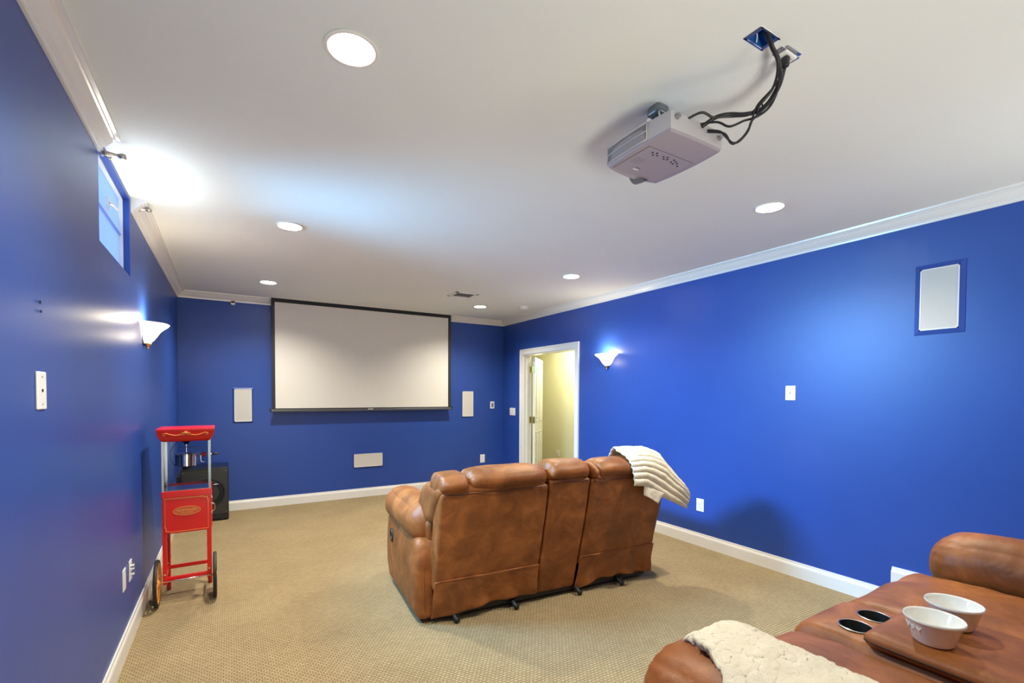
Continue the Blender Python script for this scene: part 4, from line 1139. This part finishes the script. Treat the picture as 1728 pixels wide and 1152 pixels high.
# ribbed throw over the far sofa's right back corner (sofa local coordinates)
ridge = [(0.50, -0.10, 1.025), (0.60, -0.12, 1.040), (0.72, -0.12, 1.042), (0.85, -0.13, 1.000), (0.95, -0.14, 0.885), (1.04, -0.14, 0.790), (1.10, -0.13, 0.715)]
front = [(0.58, 0.10, 0.94), (0.66, 0.14, 0.88), (0.74, 0.17, 0.83), (0.82, 0.17, 0.78), (0.93, 0.14, 0.74), (1.03, 0.08, 0.72), (1.09, 0.0, 0.68)]
rear = [(0.515, -0.272, 0.800), (0.615, -0.272, 0.790), (0.70, -0.265, 0.745), (0.80, -0.255, 0.690), (0.90, -0.245, 0.645), (1.00, -0.235, 0.600), (1.08, -0.225, 0.565)]
def throw_f(u, v):
    a = lerp_path(front, u); b = lerp_path(ridge, u); c = lerp_path(rear, u)
    s = 0.38
    if v < s:
        k = v/s; p = a.lerp(b, k); p.z += 0.05*math.sin(PI*k); 
    else:
        k = (v-s)/(1-s); p = b.lerp(c, k)
        p.y -= 0.075*math.sin(PI*min(1, k**0.8))*(1-0.2*k); p.z += 0.030*math.sin(PI*k)
        if u < 0.15: p.x += (0.0)*k
    amp = 0.016*(0.5+0.5*min(1, u*8+0.3))
    ph = v*2*PI*11.0+0.5*math.sin(u*5)
    rib = abs(math.sin(ph/2))**0.8
    n = Vector((0.15, -0.75, 0.35)) if v > s else Vector((0, 0.2, 1))
    p += n*(amp*rib+0.006*nz(p.x, p.y, p.z, 9, 2)+0.0035*nz(p.x, p.y, p.z, 34, 5))
    if v > s: p.y += 0.010*math.sin(u*11+v*3)*v
    return p
def to_sofa(o, sofa): o.location = sofa.location; o.rotation_euler = sofa.rotation_euler
tt = thing('throw_blanket', 'cream ribbed plush throw draped over the right back corner of the middle sofa', 'blanket', tuple(sofa_far.location), sofa_far.rotation_euler[2])
link('draped_cloth', cloth(bmesh.new(), throw_f, 70, 150, 0.009), M['throw'], tt, True)
def fold_f(u, v):
    a = Vector((0.600, -0.270, 0.800)).lerp(Vector((0.80, -0.262, 0.72)), u)
    b = Vector((0.605, -0.262, 0.725)).lerp(Vector((0.745, -0.255, 0.655)), u)
    p = a.lerp(b, v); p.y -= 0.012+0.018*math.sin(PI*u)*v+0.008*math.sin(u*9)*v
    p.z -= 0.022*max(0, u-0.6)*v
    return p+Vector((0, -0.004, 0))*nz(p.x, p.y, p.z, 30, 1)
link('folded_corner', cloth(bmesh.new(), fold_f, 20, 14, 0.008), M['throw'], tt, True)

# sherpa throw over the near sofa's left arm (world coordinates)
cs = thing('fleece_blanket', 'white sherpa fleece throw laid along the left arm of the near sofa', 'blanket', (0.94, 0.3, RISER_Z+0.735))
def sherpa_f(u, v):
    # u: rear -> front (y 0 .. 0.76), v: outer -> inner edge
    y = -0.02+0.750*u
    xo = 0.765+0.155*max(0, (u-0.62)/0.38)**1.0
    if u < 0.62: xo = 0.755
    xi = 1.040+0.02*math.sin(u*9)-0.03*max(0, u-0.8)
    sc = lambda q, sd: 0.009*abs(math.sin(q*64+sd+2*nz(q, 0, 0, 12, sd)))+0.004*nz(q, 0, 0, 70, sd)
    xo -= sc(y, 1.0); xi += sc(y, 2.0)
    x = xo+(xi-xo)*v
    if u > 0.9: y += sc(x, 3.0)*(u-0.9)/0.1
    c = (x-0.94)/0.145
    z = RISER_Z+0.762-0.050*abs(c)**2.6-0.03*max(0, (y-0.60)/0.12)**2
    if u > 0.93: z -= 0.05*((u-0.93)/0.07)**2; 
    lump = 0.010*nz(x, y, 0, 9, 3)+0.003*nz(x, y, 0, 30, 9)+0.0018*nz(x, y, 0, 95, 4)+0.0012*nz(x, y, 0, 190, 6)
    return Vector((x-0.94+0.006*nz(y, x, 0, 60, 2), y-0.3+0.006*nz(y, x, 0, 60, 7), z+lump-(RISER_Z+0.735)))
link('fleece_sheet', cloth(bmesh.new(), sherpa_f, 230, 100, 0.018), M['sherpa'], cs, True)

# ------------------------------------------------------------------ bowls
def bowl(label, x, y, rz, letters=True):
    t = thing('popcorn_bowl', label, 'bowl', (x, y, RISER_Z+0.5925), rz, 'white ceramic popcorn bowls')
    pr = [(0.0, 0.0), (0.044, 0.0), (0.048, 0.003), (0.049, 0.006), (0.053, 0.010), (0.0685, 0.068), (0.0740, 0.072), (0.0755, 0.076), (0.0735, 0.080), (0.0705, 0.079), (0.0675, 0.074),
          (0.052, 0.014), (0.044, 0.008), (0.0, 0.007)]
    pr = [(a*0.92, b*0.90) for a, b in pr]
    b = link('bowl_body', lathe(bmesh.new(), pr, 64), M['ceramic'], t, True, 60)
    # raised word around the side
    word = 'HAPPY'
    for i, ch in enumerate(word):
        a = R(77)+i*R(17)       # angle around the bowl, reading left to right seen from outside
        zc = 0.040; rad = (0.053+(zc/0.9-0.010)*0.268)*0.92
        n = Vector((math.cos(a), math.sin(a), -0.26)).normalized(); tx = Vector((-math.sin(a), math.cos(a), 0)); tz = n.cross(tx)*1
        if tz.z < 0: tz = -tz
        m4 = Matrix(((tx.x, tz.x, n.x, rad*math.cos(a)), (tx.y, tz.y, n.y, rad*math.sin(a)), (tx.z, tz.z, n.z, zc), (0, 0, 0, 1)))
        text_obj('raised_letter', ch, 0.024, M['ceramic'], m4, b, ext=0.0016)
    return t
bowl('white ceramic bowl on the console lid, nearer the fleece throw', 1.700, 0.506, R(20))
bowl('white ceramic bowl on the console lid, nearer the right arm', 1.872, 0.512, R(250))
